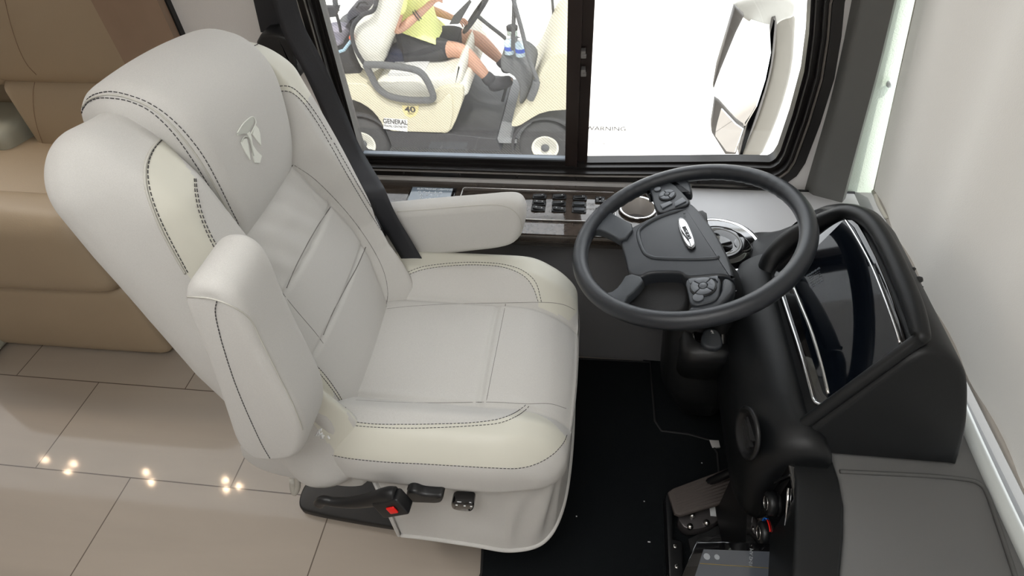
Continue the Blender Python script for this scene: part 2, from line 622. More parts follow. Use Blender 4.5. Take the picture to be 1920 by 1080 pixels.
def plate_holes(outer, holes, fr, h0, h1):
    """flat plate with holes, front and back faces plus rims"""
    O, ex, ey, en = fr
    bm = bmesh.new()
    edges = []
    for lp in [outer] + holes:
        vs = [bm.verts.new((p.x, p.y, 0)) for p in lp]
        for i in range(len(vs)): edges.append(bm.edges.new((vs[i], vs[(i + 1) % len(vs)])))
    bmesh.ops.triangle_fill(bm, use_beauty=True, use_dissolve=False, edges=edges)
    bm.verts.ensure_lookup_table()
    v2 = [v.co.copy() for v in bm.verts]
    tri = [[v.index for v in f.verts] for f in bm.faces]
    ed = [(e.verts[0].index, e.verts[1].index) for e in bm.edges if len(e.link_faces) == 1]
    bm.free()
    n = len(v2)
    v = [O + ex * p.x + ey * p.y + en * h0 for p in v2] + [O + ex * p.x + ey * p.y + en * h1 for p in v2]
    f = tri + [[i + n for i in t][::-1] for t in tri] + [[a, b, b + n, a + n] for a, b in ed]
    return v, f

def poly_x(l, y=None, z=None, x=None):
    """pixel outline -> 2D outline in the plane"""
    if y is not None: return [Vector((p.x, p.z)) for p in PXL(l, y=y)]
    if z is not None: return [Vector((p.x, p.y)) for p in PXL(l, z=z)]
    return [Vector((p.y, p.z)) for p in PXL(l, x=x)]
# ============================================================ THE SETTING
def struct(name, g, m, **k):
    o = g.mk(name, m, None, **k)
    o['kind'] = 'structure'
    return o

struct('floor', G().add(*box(-5.6, .9, -1.6, 2.3, -.06, 0)), M['tile'], smooth=False)
struct('ceiling', G().add(*box(-5.6, .45, -1.6, 1.36, 2.05, 2.12)), M['ceil'], smooth=False)
struct('wall_right', G().add(*box(-5.6, .9, -1.6, -1.54, 0, 2.05)), M['wall'], smooth=False)
struct('wall_rear', G().add(*box(-5.6, -5.54, -1.54, 2.0, 0, 2.05)), M['wall'], smooth=False)

YW = 1.30
win_out_br = [(1581, 0), (1575, 65), (1562, 143), (1536, 227), (1508, 301), (1492, 325), (1471, 340), (1445, 350)]
tmp = poly_x(win_out_br, y=YW)
XL, ZB, ZT = -.655, .612, 1.62
outer_win = [Vector((.40, ZT)), Vector((.44, ZT - .02)), Vector((.465, ZT - .08)), Vector((.478, 1.35))] + tmp[:] + \
            [Vector((.36, ZB + .004)), Vector((0, ZB)), Vector((-.3, ZB)), Vector((-.60, ZB)), Vector((-.635, ZB + .008)),
             Vector((XL, ZB + .04)), Vector((XL - .004, .9)), Vector((XL - .004, 1.2)), Vector((XL, ZT - .05)), Vector((XL + .04, ZT))]
def insw(poly, d):
    q = inset2(poly, 1.0)
    out = []
    for a, b in zip(poly, q):
        out.append(a + (b - a) * d * (.60 + .40 * ss(.25, .46, a.x)))
    return out
wall_outer = V2([(-.972, 0), (.80, 0), (.80, 2.05), (-.972, 2.05)])
hole = inset2(outer_win, .012)
g = G().add(*plate_holes(wall_outer, [hole], FXZ, YW, YW + .05))
struct('wall_left', g, M['wall'], smooth=False)
# wall behind the slide-out and its far end
struct('wall_slide', G().add(*box(-5.6, -1.0, 1.95, 2.0, 0, 2.05)).add(*box(-1.0, -.972, 1.36, 2.0, 0, 2.05)), M['wall'], smooth=False)

# window
win = bpy.data.objects.new('window_1', None); link(win); win.location = (-.08, YW, ZB); win['kind'] = 'structure'
g = G()
g.add(*ring(outer_win, insw(outer_win, .022), FXZ, YW - .012, YW + .01))
g.add(*ring(insw(outer_win, .018), insw(outer_win, .034), FXZ, YW - .006, YW + .045))
g.add(*ring(insw(outer_win, .030), insw(outer_win, .046), FXZ, YW + .012, YW + .052))
g.add(*ring(insw(outer_win, .043), insw(outer_win, .053), FXZ, YW + .028, YW + .060))
g.mk('window_frame', M['blackmetal'], win, angle=35)
gas = G().add(*ring(insw(outer_win, .024), insw(outer_win, .027), FXZ, YW - .0135, YW - .004))
gas.mk('weather_strip', mat('grey_rubber_strip', srgb(92, 86, 80), .4, noise=.1), win, angle=35)
# centre mullion (two overlapping stiles) and the sliding sash
x0 = PX(1062, 200, y=YW + .035).x; x1 = PX(1083, 200, y=YW + .035).x; x2 = PX(1106, 200, y=YW + .05).x
zb_ = ZB + .026
gm = G().add(*box(x0, x1, YW + .016, YW + .048, zb_, ZT - .04)).add(*box(x1 - .004, x2, YW + .034, YW + .058, zb_, ZT - .04))
gm.add(*box(x1 - .002, x1 + .004, YW + .012, YW + .03, zb_, ZT - .04)).add(*box(x2 - .006, x2 - .001, YW + .026, YW + .04, zb_, ZT - .04))
gm.mk('mullion', mat('dark_brown_anodised', srgb(44, 34, 31), .3, metal=.4, noise=.1), win, angle=30)
sash = G().add(*box(-.63, x0, YW + .020, YW + .044, zb_, zb_ + .012)).add(*box(-.636, -.623, YW + .020, YW + .044, zb_, ZT - .04))
sash.mk('sash_rail', M['blackmetal'], win, angle=30)
zlip = zb_ + .012
G().add(*box(-.622, x0, YW + .026, YW + .040, zlip, zlip + .005)).mk('screen_edge', mat('grey_blue_edge', srgb(150, 160, 172), .4, noise=.05), win, angle=30)
for dz in (0, 1):
    p = PX(1094, 96 + dz * 34, y=YW + .03)
    gl = G().add(*box(p.x - .005, p.x + .005, YW + .010, YW + .03, p.z - .008, p.z + .008)).add(*box(p.x - .001, p.x + .007, YW + .006, YW + .014, p.z - .006 , p.z + .001))
    gl.mk('sash_latch', mat('latch_metal', srgb(130, 128, 126), .3, metal=.6, noise=.05), win, angle=30)
for k in range(7):
    xs = -.5 + k * .155
    v, f = lathe([(0, -.001), (.003, -.001), (.0035, .0015), (.0, .002)], (xs, YW - .013, ZB + .010), (0, -1, 0), 12)
    mk('screw', v, f, M['blackmetal'], win)
pane_poly = insw(outer_win, .046)
def clip_x(poly, xa, xb):
    def cl(p, xx, keep_less):
        out = []
        for i in range(len(p)):
            a, b = p[i], p[(i + 1) % len(p)]
            ia = (a.x <= xx) if keep_less else (a.x >= xx); ib = (b.x <= xx) if keep_less else (b.x >= xx)
            if ia: out.append(a)
            if ia != ib: out.append(a + (b - a) * ((xx - a.x) / (b.x - a.x)))
        return out
    return cl(cl(poly, xb, True), xa, False)
def pane(name, poly, y, m):
    v, f = slab(poly, FXZ, y, y + .004, r=0, seg=1, both=False)
    return mk(name, v, f, m, win, smooth=False)
pane('glass_pane', clip_x(pane_poly, x1, 9), YW + .046, M['glass'])
pane('glass_pane', clip_x(pane_poly, -9, x0 + .01), YW + .030, M['glass'])
v, f = slab(clip_x(pane_poly, -9, x0 + .01), FXZ, YW + .050, YW + .0508, r=0, seg=1, both=False)
o = mk('insect_screen', v, f, M['mesh'], win, smooth=False)
# printing on the fixed pane
pr = mat('grey_glass_print', srgb(120, 116, 112), .6, noise=.05)
p = PX(1136, 241, y=YW + .046)
text_mesh('warning_print', 'WARNING', .016, (p.x, YW + .0445, p.z), X_, Z_, pr, win, sx=1.3)
p = PX(1123, 266, y=YW + .046)
for k, s in enumerate(('SAFETY GLASS', 'AS-2 TEMPERED', 'M20 DOT 284')):
    text_mesh('maker_print', s, .0052, (p.x, YW + .0445, p.z + .010 - k * .007), X_, Z_, pr, win)

# lower side wall below the console, dark grey
g = G().add(*box(-.95, .80, 1.188, 1.30, 0, .545))
struct('trim_1', g, M['dashdark'], smooth=False)
p0 = PX(1079, 668, y=1.187)
# slide-out opening trim, brown boards
g = G()
g.add(*box(-1.060, -1.012, 1.27, 1.30, 0, 2.04))
g.add(*box(-1.012, -.974, 1.262, 1.34, 0, 2.04))
g.add(*box(-1.105, -1.064, 1.285, 1.32, 0, 2.04))
g.add(*box(-1.17, -1.108, 1.30, 1.34, 0, 2.04))
struct('trim_2', g, M['brown'], smooth=False)
g = G().add(*box(-.974, -.969, 1.285, 1.3, 0, 2.04))
struct('trim_3', g, M['blackplastic'], smooth=False)

# A-pillar cover: swept profile
Lp = [(1597, 0), (1581, 81), (1555, 194), (1513, 340)]
Rp = [(1682, 0), (1652, 122), (1608, 285), (1586, 370)]
La = PXL(Lp, y=1.30); Ra = PXL(Rp, y=1.262)
def extend(a, z0, z1):
    d = (a[0] - a[-1]); d = d / d.z
    d0 = (a[0] - a[1]); d0 = d0 / d0.z
    return [a[0] + d0 * (z1 - a[0].z)] + a + [a[-1] + d * (z0 - a[-1].z)]
La = extend(La, .56, 1.75); Ra = extend(Ra, .56, 1.75)
La = catmull(La, 6); Ra = catmull(Ra, 6)
v = []; f = []
K = 10
for a, b in zip(La, Ra):
    for k in range(K + 1):
        t = k / K
        p = a.lerp(b, t)
        e = .022 * min(1, sin(min(t / .22, 1) * pi / 2)) - (.010 if t > .96 else 0) * 1
        v.append(p + Vector((-.2, -1, 0)).normalized() * (e if t < .999 else 0.0))
    v.append(b + Vector((.0, .035, 0)))
K2 = K + 2
for i in range(len(La) - 1):
    for k in range(K2 - 1):
        f.append([i * K2 + k, i * K2 + k + 1, (i + 1) * K2 + k + 1, (i + 1) * K2 + k])
o = mk('trim_4', v, f, M['pillar'], None, angle=50); o['kind'] = 'structure'
# pale leatherette lining between pillar and windscreen
v = []; f = []
for b in Ra:
    v += [b + Vector((-.03, .030, 0)), b + Vector((.13, .040, 0))]
for i in range(len(Ra) - 1):
    f.append([2 * i, 2 * i + 1, 2 * i + 3, 2 * i + 2])
o = mk('trim_5', v, f, M['pilleather'], None); o['kind'] = 'structure'

# dashboard top: pale grey slab with a raised rim groove
dk = V2([(.20, 1.30), (.74, 1.30), (.77, .9), (.765, .3), (.76, -.9), (.30, -.9), (.33, -.1), (.36, .2)]) 
arc = poly_x([(1575, 1075), (1581, 1010), (1582, 950), (1573, 900), (1556, 850), (1530, 815)], z=.6)
dk = dk + arc + V2([(.40, .66), (.36, .98), (.26, 1.06), (.20, 1.10)])
v, f = slab(dk, FXY, .56, .60, r=.008, seg=3)
db = thing('dashboard', 'grey grained dashboard top with moulded groove running under window and windscreen shade', 'dashboard', (.5, .3, .56))
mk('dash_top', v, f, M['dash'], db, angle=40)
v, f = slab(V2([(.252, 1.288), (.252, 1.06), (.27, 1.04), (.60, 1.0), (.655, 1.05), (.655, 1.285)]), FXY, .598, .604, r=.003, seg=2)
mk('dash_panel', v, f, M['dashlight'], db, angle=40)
v, f = tube([(.262, 1.289, .604), (.655, 1.286, .604)], .004, 6)
mk('panel_gap', v, f, M['rubber'], db)
# groove line round the recessed panel
gp = catmull(PXL([(1575, 884), (1640, 887), (1740, 892), (1812, 899), (1838, 908), (1852, 928), (1872, 985), (1905, 1085), (1930, 1180)], z=.602), 8)
v, f = tube(gp, .0035, 8)
mk('panel_groove', v, f, mat('groove_shadow_vinyl', srgb(84, 84, 83), .7, noise=.05), db)
# raised roll between groove and shade
rp_ = catmull([Vector((.668, .72, .602)), Vector((.664, .66, .602)), Vector((.661, .55, .602)), Vector((.660, .42, .602)), Vector((.662, .1, .602)), Vector((.665, -.6, .602))], 10)
v, f = tube(rp_, .012, 12)
mk('dash_edge_roll', v, f, mat('satin_grey_edge', srgb(205, 210, 208), .28, noise=.03), db)

# windscreen shade: soft folds, raked back towards the top
sh = thing('windshield_shade', 'pale grey pull-down fabric shade covering the windscreen on the right', 'shade', (.68, .3, .63))
v = []; f = []
NY, NZ = 120, 30
for j in range(NZ + 1):
    z = .627 + (2.0 - .627) * j / NZ
    for i in range(NY + 1):
        y = 1.262 + .02 * (z - .63) - 2.4 * i / NY
        x = .690 - .185 * (z - .6) + .006 * sin(y * 19 + 1.2 * z) * ss(.6, 1.0, z) + .004 * sin(y * 31 + 2)
        v.append(Vector((x, y, z)))
for j in range(NZ):
    for i in range(NY):
        a = j * (NY + 1) + i
        f.append([a, a + 1, a + NY + 2, a + NY + 1])
M['shade'] = mat('shade_fabric', srgb(206, 200, 192), .8, bump=.25, bscale=500, noise=.03, nscale=4)
translucent(M['shade'], .085, (.8, .78, .74))
mk('fabric', v, f, M['shade'], sh)
hem = [Vector((.684, 1.262 - 2.4 * i / 40, .628)) for i in range(41)]
v, f = tube(hem, .005, 8)
mk('hem_bar', v, f, mat('shade_hem', srgb(176, 170, 162), .6, noise=.04), sh)
side = [Vector((.690 - .185 * (z - .6), 1.262 + .02 * (z - .63), z)) for z in [.632 + .05 * k for k in range(27)]]
v, f = tube(side, .0022, 6)
mk('side_binding', v, f, M['shade'], sh)
# snap on the pale lining and small hinge at its foot
p = PX(1669, 155, y=1.29)
sn = thing('snap_fastener', 'small round clear snap fastener on the pale pillar lining', 'fastener', p)
v, f = lathe([(0, 0), (.009, 0), (.009, .004), (.005, .007), (0, .008)], p + Vector((0, -.002, 0)), (0, -1, 0), 20)
mk('stud', v, f, mat('pearl_plastic', srgb(225, 230, 228), .2, noise=.03), sn)
p = PX(1648, 372, z=.64)
ht = [PX(1640, 364, z=.66), PX(1648, 385, z=.645), PX(1662, 410, z=.63)]
v, f = tube(catmull(ht, 6), .004, 8)
tag(mk('shade_guide_rod', v, f, mat('cream_plastic', srgb(214, 212, 200), .4, noise=.03), None, org=ht[2]), 'short cream rod at the foot of the pale pillar lining', 'rod')

# black floor mat with a notch by the pedals
mp_ = [(1080, 672), (1219, 679), (1224, 740), (1228, 790), (1240, 808), (1290, 814), (1330, 825), (1345, 850), (1349, 900), (1352, 1200)]
mo = [Vector((p.x, p.y)) for p in PXL(mp_, z=.008)] + V2([(-.26, .28)]) + [Vector((p.x, p.y)) for p in PXL([(903, 1075), (905, 1030)], z=.008)] + V2([(-.21, .60), (-.20, .9), (-.2, 1.18)])
v, f = slab(mo, FXY, .001, .009, r=.003, seg=2)
fm = thing('floor_mat', 'black carpet floor mat with bound edge beside the driver seat', 'floor mat', (0, .8, .001))
mk('carpet', v, f, M['carpet'], fm)
v, f = tube([Vector((p.x, p.y, .007)) for p in mo], .0042, 6, closed=True)
mk('bound_edge', v, f, M['rubber'], fm)
# crumbs of lint on the mat
for (a, b), l in zip(((1217, 1016), (1081, 968), (1208, 940), (1316, 868)), ('pale lint speck near the bottom of the black mat', 'tiny speck at the seat-side edge of the black mat', 'tiny speck in the middle of the black mat', 'bright crumb below the pedal notch of the mat')):
    p = PX(a, b, z=.010)
    v, f, mi = puff((.0035 if a == 1217 else .0018, .0016, .001), .0009, (3, 3, 2), pos=lambda q, p=p: p + q)
    tag(mk('lint_speck', v, f, M['white'], None, org=p), l, 'speck')
# dark footwell floor and front bulkhead
g = G().add(*box(.20, .80, .15, 1.188, .0, .004))
struct('trim_6', g, M['carpet'], smooth=False)
g = G().add(*box(.62, .80, -.9, 1.188, .0, .56))
struct('trim_7', g, M['blackplastic'], smooth=False)
# ============================================================ DRIVER SEAT
seat = thing('driver_seat', 'light grey and cream captain driver seat with embroidered emblem beside the window', 'seat', (-.25, .72, 0))
BO = Vector((-.42, .70, .58)); ba = radians(12)
BU = Vector((-sin(ba), 0, cos(ba))); BN = Vector((cos(ba), 0, sin(ba)))
def bk(d, w, s): return BO + BN * d + Y_ * w + BU * s
FAB = [M['fabric'], M['leather']]
CW = [(-.13, .115), (0, .122), (.06, .145), (.13, .163), (.2, .163), (.29, .138), (.34, .118), (.405, .100), (.42, .098)]
REAR = [(-.1, .135), (.1, .145), (.25, .150), (.38, .132), (.5, .108), (.58, .085), (.63, .070)]
def back_def(p):
    d, w, s = p.x - .075, p.y, p.z + .255
    aw = abs(w)
    if d < 0: d *= interp(REAR, s) / .15
    w *= 1 + .07 * ss(.12, -.05, s) + (-.08 if w > 0 else .03) * ss(.35, .60, s)
    s -= (.040 if w > 0 else -.012) * ss(.10, .2, aw) * ss(.45, .6, s)
    fr = ss(-.06, .0, d)
    c = interp(CW, s)
    b = .050 * ss(c - .008, c + .042, aw) * (1 - .85 * ss(.185, .24, aw)) * (1 - .55 * ss(.52, .62, s)) * (1 - .5 * ss(.02, -.12, s))
    d += b * fr
    if s < .42:
        d -= .006 * exp(-((aw - c) / .005) ** 2) * fr
        if aw < c:
            for sl in (.165, .287):
                d -= .0050 * exp(-((s - sl) / .005) ** 2) * fr
            d += .010 * (1 - (aw / c) ** 2) * fr * ss(.42, .36, s)
    if .29 < s < .40 and aw < .1:
        d += .0012 * sin(w * 130 + s * 90) * fr
    return Vector((d, w, s))
v, f, mi = puff((.075, .236, .375), .070, (26, 150, 190), back_def, lambda p: bk(p.x, p.y, p.z), None)
backrest = mk('backrest', v, f, FAB, seat)
bt = bvh(backrest)

# headrest tongue over the top of the back
HP = [(.385, -.012), (.41, .012), (.435, .028), (.475, .044), (.515, .055), (.555, .062), (.59, .062), (.62, .053), (.642, .037), (.657, .013), (.664, -.012), (.664, -.036), (.655, -.062), (.636, -.085), (.60, -.10), (.52, -.108), (.45, -.11)]
HC = catmull(V2(HP), 8)
v = []; f = []
NW = 36
for i, c in enumerate(HC):
    t = i / (len(HC) - 1)
    a = HC[max(0, i - 1)]; b = HC[min(len(HC) - 1, i + 1)]
    tg = (b - a).normalized(); nr = Vector((-tg.y, tg.x)) * -1
    nr = Vector((tg.y, -tg.x)) * -1 if False else nr
    # outward normal: away from (s=.55,d=-.05)
    if nr.dot(c - Vector((.52, -.02))) < 0: nr = -nr
    hw = interp([(0, .100), (.15, .112), (.35, .120), (.5, .124), (.62, .126), (1, .12)], t)
    for k in range(NW + 1):
        u = -1 + 2 * k / NW
        shr = .10 * ss(.42, .6, c.x)
        e = abs(u)
        drop = .030 * (1 - sqrt(max(0, 1 - (max(0, (e - .80) / .20)) ** 2))) + .008 * e * e
        w = hw * u
        if t < .12: drop *= ss(-.02, .12, t)
        q = c - nr * drop
        v.append(bk(q.y, w, q.x - shr * w - .012 * ss(.5, .66, q.x)))
for i in range(len(HC) - 1):
    for k in range(NW):
        a = i * (NW + 1) + k
        f.append([a, a + 1, a + NW + 2, a + NW + 1])
# side walls closing down to the core
for side in (0, NW):
    k0 = len(v)
    for i, c in enumerate(HC):
        q = c.lerp(Vector((.52, -.03)), .55)
        a = v[i * (NW + 1) + side]
        w = (a - BO).y * .985
        v.append(bk(q.y, w, q.x - .10 * ss(.42, .6, c.x) * w - .012 * ss(.5, .66, q.x)))
    for i in range(len(HC) - 1):
        f.append([i * (NW + 1) + side, (i + 1) * (NW + 1) + side, k0 + i + 1, k0 + i])
headrest = mk('headrest', v, f, M['fabric'], seat)
ht_ = bvh(headrest)

# seat cushion: heights across and along
def cush(p):
    x, y, z = p.x, p.y, p.z
    up = ss(-.01, .045, z)
    ay = abs(y)
    xf = (x + .255) / .51
    b = .040 * (ss(.136, .195, ay) if y < 0 else ss(.112, .185, ay)) * (1 - .35 * ss(.22, .27, ay))
    z += (b + .008 * (1 - (ay / .12) ** 2 if ay < .12 else 0)) * up
    cr = .142 if y < 0 else .118
    z -= .007 * exp(-((ay - cr) / .006) ** 2) * up
    if ay < cr: z -= .005 * exp(-((x - .080 ) / .005) ** 2) * up
    z -= .040 * ss(.12, .255, x) ** 1.5 * up
    y *= 1 - .07 * ss(.10, .255, x) - .05 * ss(-.1, -.255, x)
    if z < 0: y *= 1 - .05 * ss(0, -.05, z)
    x -= .012 * (ay / .27) ** 2 * ss(.1, .25, x)
    return Vector((x, y, z))
CO = Vector((-.262, .735, .525))
def czone(c):
    ay, x = abs(c.y), c.x
    if c.z < -.018: return 0
    lim = .170 if c.y < 0 else .190
    lim -= .0 if x < .10 else (x - .10) ** 2 * 22
    if x > .178: lim = 0
    if ay > .124 and ay > lim: return 1
    return 0
v, f, mi = puff((.257, .272, .070), .055, (150, 150, 44), cush, lambda p: CO + p, None)
cushion = mk('seat_cushion', v, f, FAB, seat)
ct = bvh(cushion)

# stitching on the back
def seams(tree, lst, parent, nm='stitching', **k):
    for s in lst: seam(tree, s, nm, parent, **k)
seams(ht_, [
    [(154, 212), (158, 197), (168, 183), (185, 175), (210, 172), (240, 178), (275, 191), (310, 213), (345, 246), (380, 291), (410, 345), (432, 390), (446, 418), (452, 440)],
    [(155, 207), (166, 192), (184, 184), (210, 184), (240, 189), (275, 204), (305, 228), (335, 262), (368, 310), (400, 362), (430, 415), (448, 444)],
], headrest)
seams(ht_, [[(156, 200), (168, 187), (190, 179), (212, 178), (240, 183), (275, 197), (308, 220), (340, 254), (374, 300), (405, 353), (431, 402), (449, 436)]], headrest, nm='piping', dashed=False, m=M['pipe'], r=.0012)
L_in = [(367, 335), (370, 362), (377, 395), (388, 425), (403, 455), (420, 482), (437, 507)]
L_in2 = [(364, 335), (366, 365), (373, 398), (384, 428), (398, 458), (414, 485), (430, 508)]
L_out = [(304, 262), (290, 278), (280, 300), (277, 325), (281, 355), (292, 390), (308, 427), (330, 470), (353, 512)]
L_out2 = [(299, 262), (284, 280), (274, 302), (271, 326), (275, 358), (287, 394), (303, 432), (325, 474), (348, 514)]
seams(bt, [L_in, L_out, L_in2], backrest)
seams(bt, [L_out2], backrest, nm='piping', dashed=False, m=M['pipe'], r=.0016)
low1 = [(556, 645), (585, 677), (608, 702), (630, 732), (647, 762), (655, 790)]
low2 = [(570, 672), (593, 694), (615, 720), (636, 750), (650, 782), (652, 796)]
seams(bt, [low1, low2], backrest)
far1 = [(455, 102), (470, 90), (488, 82), (503, 80), (510, 84)]
far2 = [(502, 170), (518, 163), (536, 161), (553, 168), (575, 190), (598, 222), (622, 262)]
far3 = [(503, 179), (520, 172), (538, 171), (553, 178), (571, 196), (594, 229), (618, 270)]
seams(bt, [far1, far2, far3, [(618, 270), (655, 335), (695, 402), (730, 455)], [(626, 268), (663, 333), (702, 398), (737, 452)]], backrest)
for s in ([(537, 540), (552, 505), (575, 460), (598, 420), (620, 388)], [(606, 628), (622, 590), (645, 545), (668, 503), (686, 463)]):
    seam(bt, s, 'panel_seam', backrest, r=.0012, m=M['seamline'], dashed=False, eps=-.0004)
seam(bt, [(452, 446), (475, 415), (500, 375), (525, 338), (550, 309)], 'panel_seam', backrest, r=.0010, m=M['seamline'], dashed=False, eps=-.0004)
for s in ([(549, 308), (585, 332), (620, 365), (660, 410), (695, 460), (718, 505), (727, 545), (724, 577)],
          [(452, 448), (485, 490), (515, 530), (550, 575), (590, 622), (607, 645)]):
    seam(bt, s, 'panel_seam', backrest, r=.0009, m=M['seamline'], dashed=False, eps=-.0006)

def local_b(p):
    q = p - BO
    return q.dot(BN), q.y, q.dot(BU)
def tab(pts, kx, ky):
    return sorted((a[kx], a[ky]) for a in pts)
def smooth_tab(t):
    out = []
    for a in t:
        if not out or a[0] - out[-1][0] > .002: out.append(a)
    return out
li = [local_b(p) for p in lay(bt, L_in + [(455, 535), (480, 570)], 0, 6)] + [local_b(p) for p in lay(bt, low1, 0, 6)]
ti = smooth_tab(tab([(s_, abs(w_)) for d_, w_, s_ in li], 0, 1))
lo = [local_b(p) for p in lay(bt, L_out2, 0, 6)]
to = smooth_tab(tab([(s_, d_) for d_, w_, s_ in lo], 0, 1))
lf = [local_b(p) for p in lay(bt, far3[:5], 0, 6)]
tf = smooth_tab(tab([(w_, s_) for d_, w_, s_ in lf], 0, 1))
def inpoly(x, y, P):
    c = False
    for i in range(len(P)):
        (x1_, y1_), (x2_, y2_) = P[i - 1], P[i]
        if (y1_ > y) != (y2_ > y) and x < (x2_ - x1_) * (y - y1_) / (y2_ - y1_) + x1_: c = not c
    return c
uo = [(-w_ - d_, s_) for d_, w_, s_ in lo]
ui = [(-w_ - d_, s_) for d_, w_, s_ in [local_b(p) for p in lay(bt, L_in, 0, 6)]]
ul = [(-w_ - d_, s_) for d_, w_, s_ in [local_b(p) for p in lay(bt, low1, 0, 6)]]
LP = uo + [(uo[-1][0] + .01, .2), (uo[-1][0] + .01, -.09), (ul[-1][0], -.09)] + ul[::-1] + ui[::-1] + [(ui[0][0], uo[0][1] + .005)]
for pl_ in backrest.data.polygons:
    d_, w_, s_ = local_b(pl_.center + world_loc(backrest))
    z_ = 0
    if w_ < 0:
        if -w_ > .10 and d_ > -.09 and inpoly(-w_ - d_, s_, LP): z_ = 1
    else:
        wl = interp(ti, min(s_, .47))
        if s_ < .46 and w_ > .222 and d_ > -.03: z_ = 1
        elif s_ >= .46 and s_ > interp(tf, w_) and s_ < .588 and d_ > -.03: z_ = 1
        elif s_ >= .46 and w_ > .185 and d_ > -.02 and s_ < .588: z_ = 1
    pl_.material_index = z_
print('zones', ti[:2], ti[-2:], to[:1], to[-1:], tf[:1], tf[-1:])

# emblem embroidered on the headrest: T with curved arms and two triangles
def emb(poly, m, nm='emblem', e=.0017):
    V_ = V2(poly); pts = [V_[i].lerp(V_[(i + 1) % len(V_)], t / 3) for i in range(len(V_)) for t in range(3)]
    top = []
    for p in pts:
        loc, nor, i, dd = ht_.ray_cast(EYE, pxdir(p.x, p.y))
        if loc is None: return
        if nor.dot(pxdir(p.x, p.y)) > 0: nor = -nor
        top.append((loc, nor))
    c = sum((t[0] for t in top), Vector()) / len(top)
    loc, nor, i, dd = ht_.ray_cast(EYE, (c - EYE).normalized())
    v = [t[0] + t[1] * e for t in top] + [t[0] - t[1] * .001 for t in top]
    f = [[k, (k + 1) % len(top), len(top) + (k + 1) % len(top), len(top) + k] for k in range(len(top))]
    bmx = bmesh.new(); vv = [bmx.verts.new(q) for q in v[:len(top)]]
    eds = [bmx.edges.new((vv[k], vv[(k + 1) % len(vv)])) for k in range(len(vv))]
    bmesh.ops.triangle_fill(bmx, use_beauty=True, edges=eds)
    bmx.verts.index_update()
    f += [[q.index for q in t.verts] for t in bmx.faces]; bmx.free()
    mk(nm, v, f, m, headrest, smooth=False)
emb([(444, 254), (447, 243), (455.5, 229.5), (463, 224), (471, 218), (475.5, 226), (470, 235), (466, 245), (460, 250), (452, 251)], M['emb2'])
emb([(461, 250), (466, 246), (469, 252), (472, 271), (480, 283), (489, 292), (486, 305), (477, 305), (474, 295), (471, 275), (466, 258)], M['emb'])
emb([(478, 235), (483, 241), (486, 251), (488, 272), (480, 263), (472, 252), (474, 242)], M['emb'])
emb([(451, 267), (456, 261), (461, 260), (464, 272), (468, 300), (460, 287), (455, 277)], M['emb'])
v_ = lay(ht_, [(443, 249), (456, 230), (471, 219), (478, 228), (474, 240), (468, 252)], .0014, 6)
mk('emblem_outline', *tube(v_, .0008, 5), M['emb'], headrest)
v_ = lay(ht_, [(451, 266), (455, 258), (461, 256), (467, 262), (470, 275), (474, 292)], .0014, 6)
mk('emblem_outline', *tube(v_, .0008, 5), M['emb2'], headrest)

# stitching on the cushion
seams(ct, [
    [(656, 790), (700, 795), (760, 796), (820, 795), (880, 793), (930, 787), (962, 776), (980, 764), (988, 757)],
    [(654, 797), (700, 801), (760, 803), (820, 802), (880, 799), (933, 794), (966, 782), (985, 769), (994, 758)],
    [(760, 512), (790, 501), (830, 495), (880, 492), (930, 494), (965, 501), (990, 514), (1006, 533), (1015, 566)],
    [(763, 516), (792, 506), (830, 500), (880, 497), (930, 499), (962, 507), (985, 520), (1000, 540), (1009, 566)],
    [(621, 853), (660, 860), (720, 866), (780, 869), (850, 873), (920, 877), (970, 878), (1005, 870), (1035, 853), (1055, 832), (1063, 815)],
], cushion)
for s in ([(725, 579), (760, 575), (820, 571), (880, 569), (950, 568), (1020, 567), (1055, 571), (1078, 581)],
          [(667, 750), (720, 753), (780, 755), (850, 755), (920, 754), (985, 757), (1030, 757), (1062, 766)],
          [(948, 570), (940, 610), (930, 660), (920, 710), (912, 752)]):
    seam(ct, s, 'panel_seam', cushion, r=.0008, m=M['seamline'], dashed=False, eps=-.0005)

C_near = [(640, 790), (700, 795), (760, 796), (820, 795), (880, 793), (930, 787), (962, 776), (980, 764), (988, 757)]
C_far = [(763, 516), (792, 506), (830, 500), (880, 497), (930, 499), (962, 507), (985, 520), (1000, 540), (1009, 566)]
C_low = [(621, 853), (660, 860), (720, 866), (780, 869), (850, 873), (920, 877), (970, 878), (1005, 870), (1035, 853), (1055, 832), (1063, 815)]
tn = smooth_tab(sorted((p.x, p.y) for p in lay(ct, C_near, 0, 6)))
tfr = smooth_tab(sorted((p.x, p.y) for p in lay(ct, C_far, 0, 6)))
tl = smooth_tab(sorted((p.x, p.z) for p in lay(ct, C_low, 0, 6)))
for pl_ in cushion.data.polygons:
    p = pl_.center + world_loc(cushion)
    z_ = 0
    if p.y < CO.y:
        if p.y < .735 - .142 and (p.y < interp(tn, p.x) or p.x > tn[-1][0]) and p.z > interp(tl, p.x): z_ = 1
    else:
        if p.y > .735 + .118 and (p.y > interp(tfr, p.x) or p.x > tfr[-1][0]) and p.z > .55: z_ = 1
    pl_.material_index = z_

# flap joining back and cushion on the near side, behind the raised armrest
fl = poly_x([(440, 830), (480, 868), (540, 885), (600, 895), (660, 905), (700, 900), (660, 850), (640, 800), (600, 760), (520, 740)], y=.50)
v, f = slab(chaikin(fl, 2), FXZ, .485, .53, r=.014, seg=4)
mk('hip_bolster', v, f, M['fabric'], seat)
hk = catmull(PXL([(548, 872), (556, 890), (558, 910), (553, 924), (549, 915), (548, 900)], y=.53), 5)
mk('lower_flap_tip', *tube(hk, .007, 8), M['pipe'], seat)

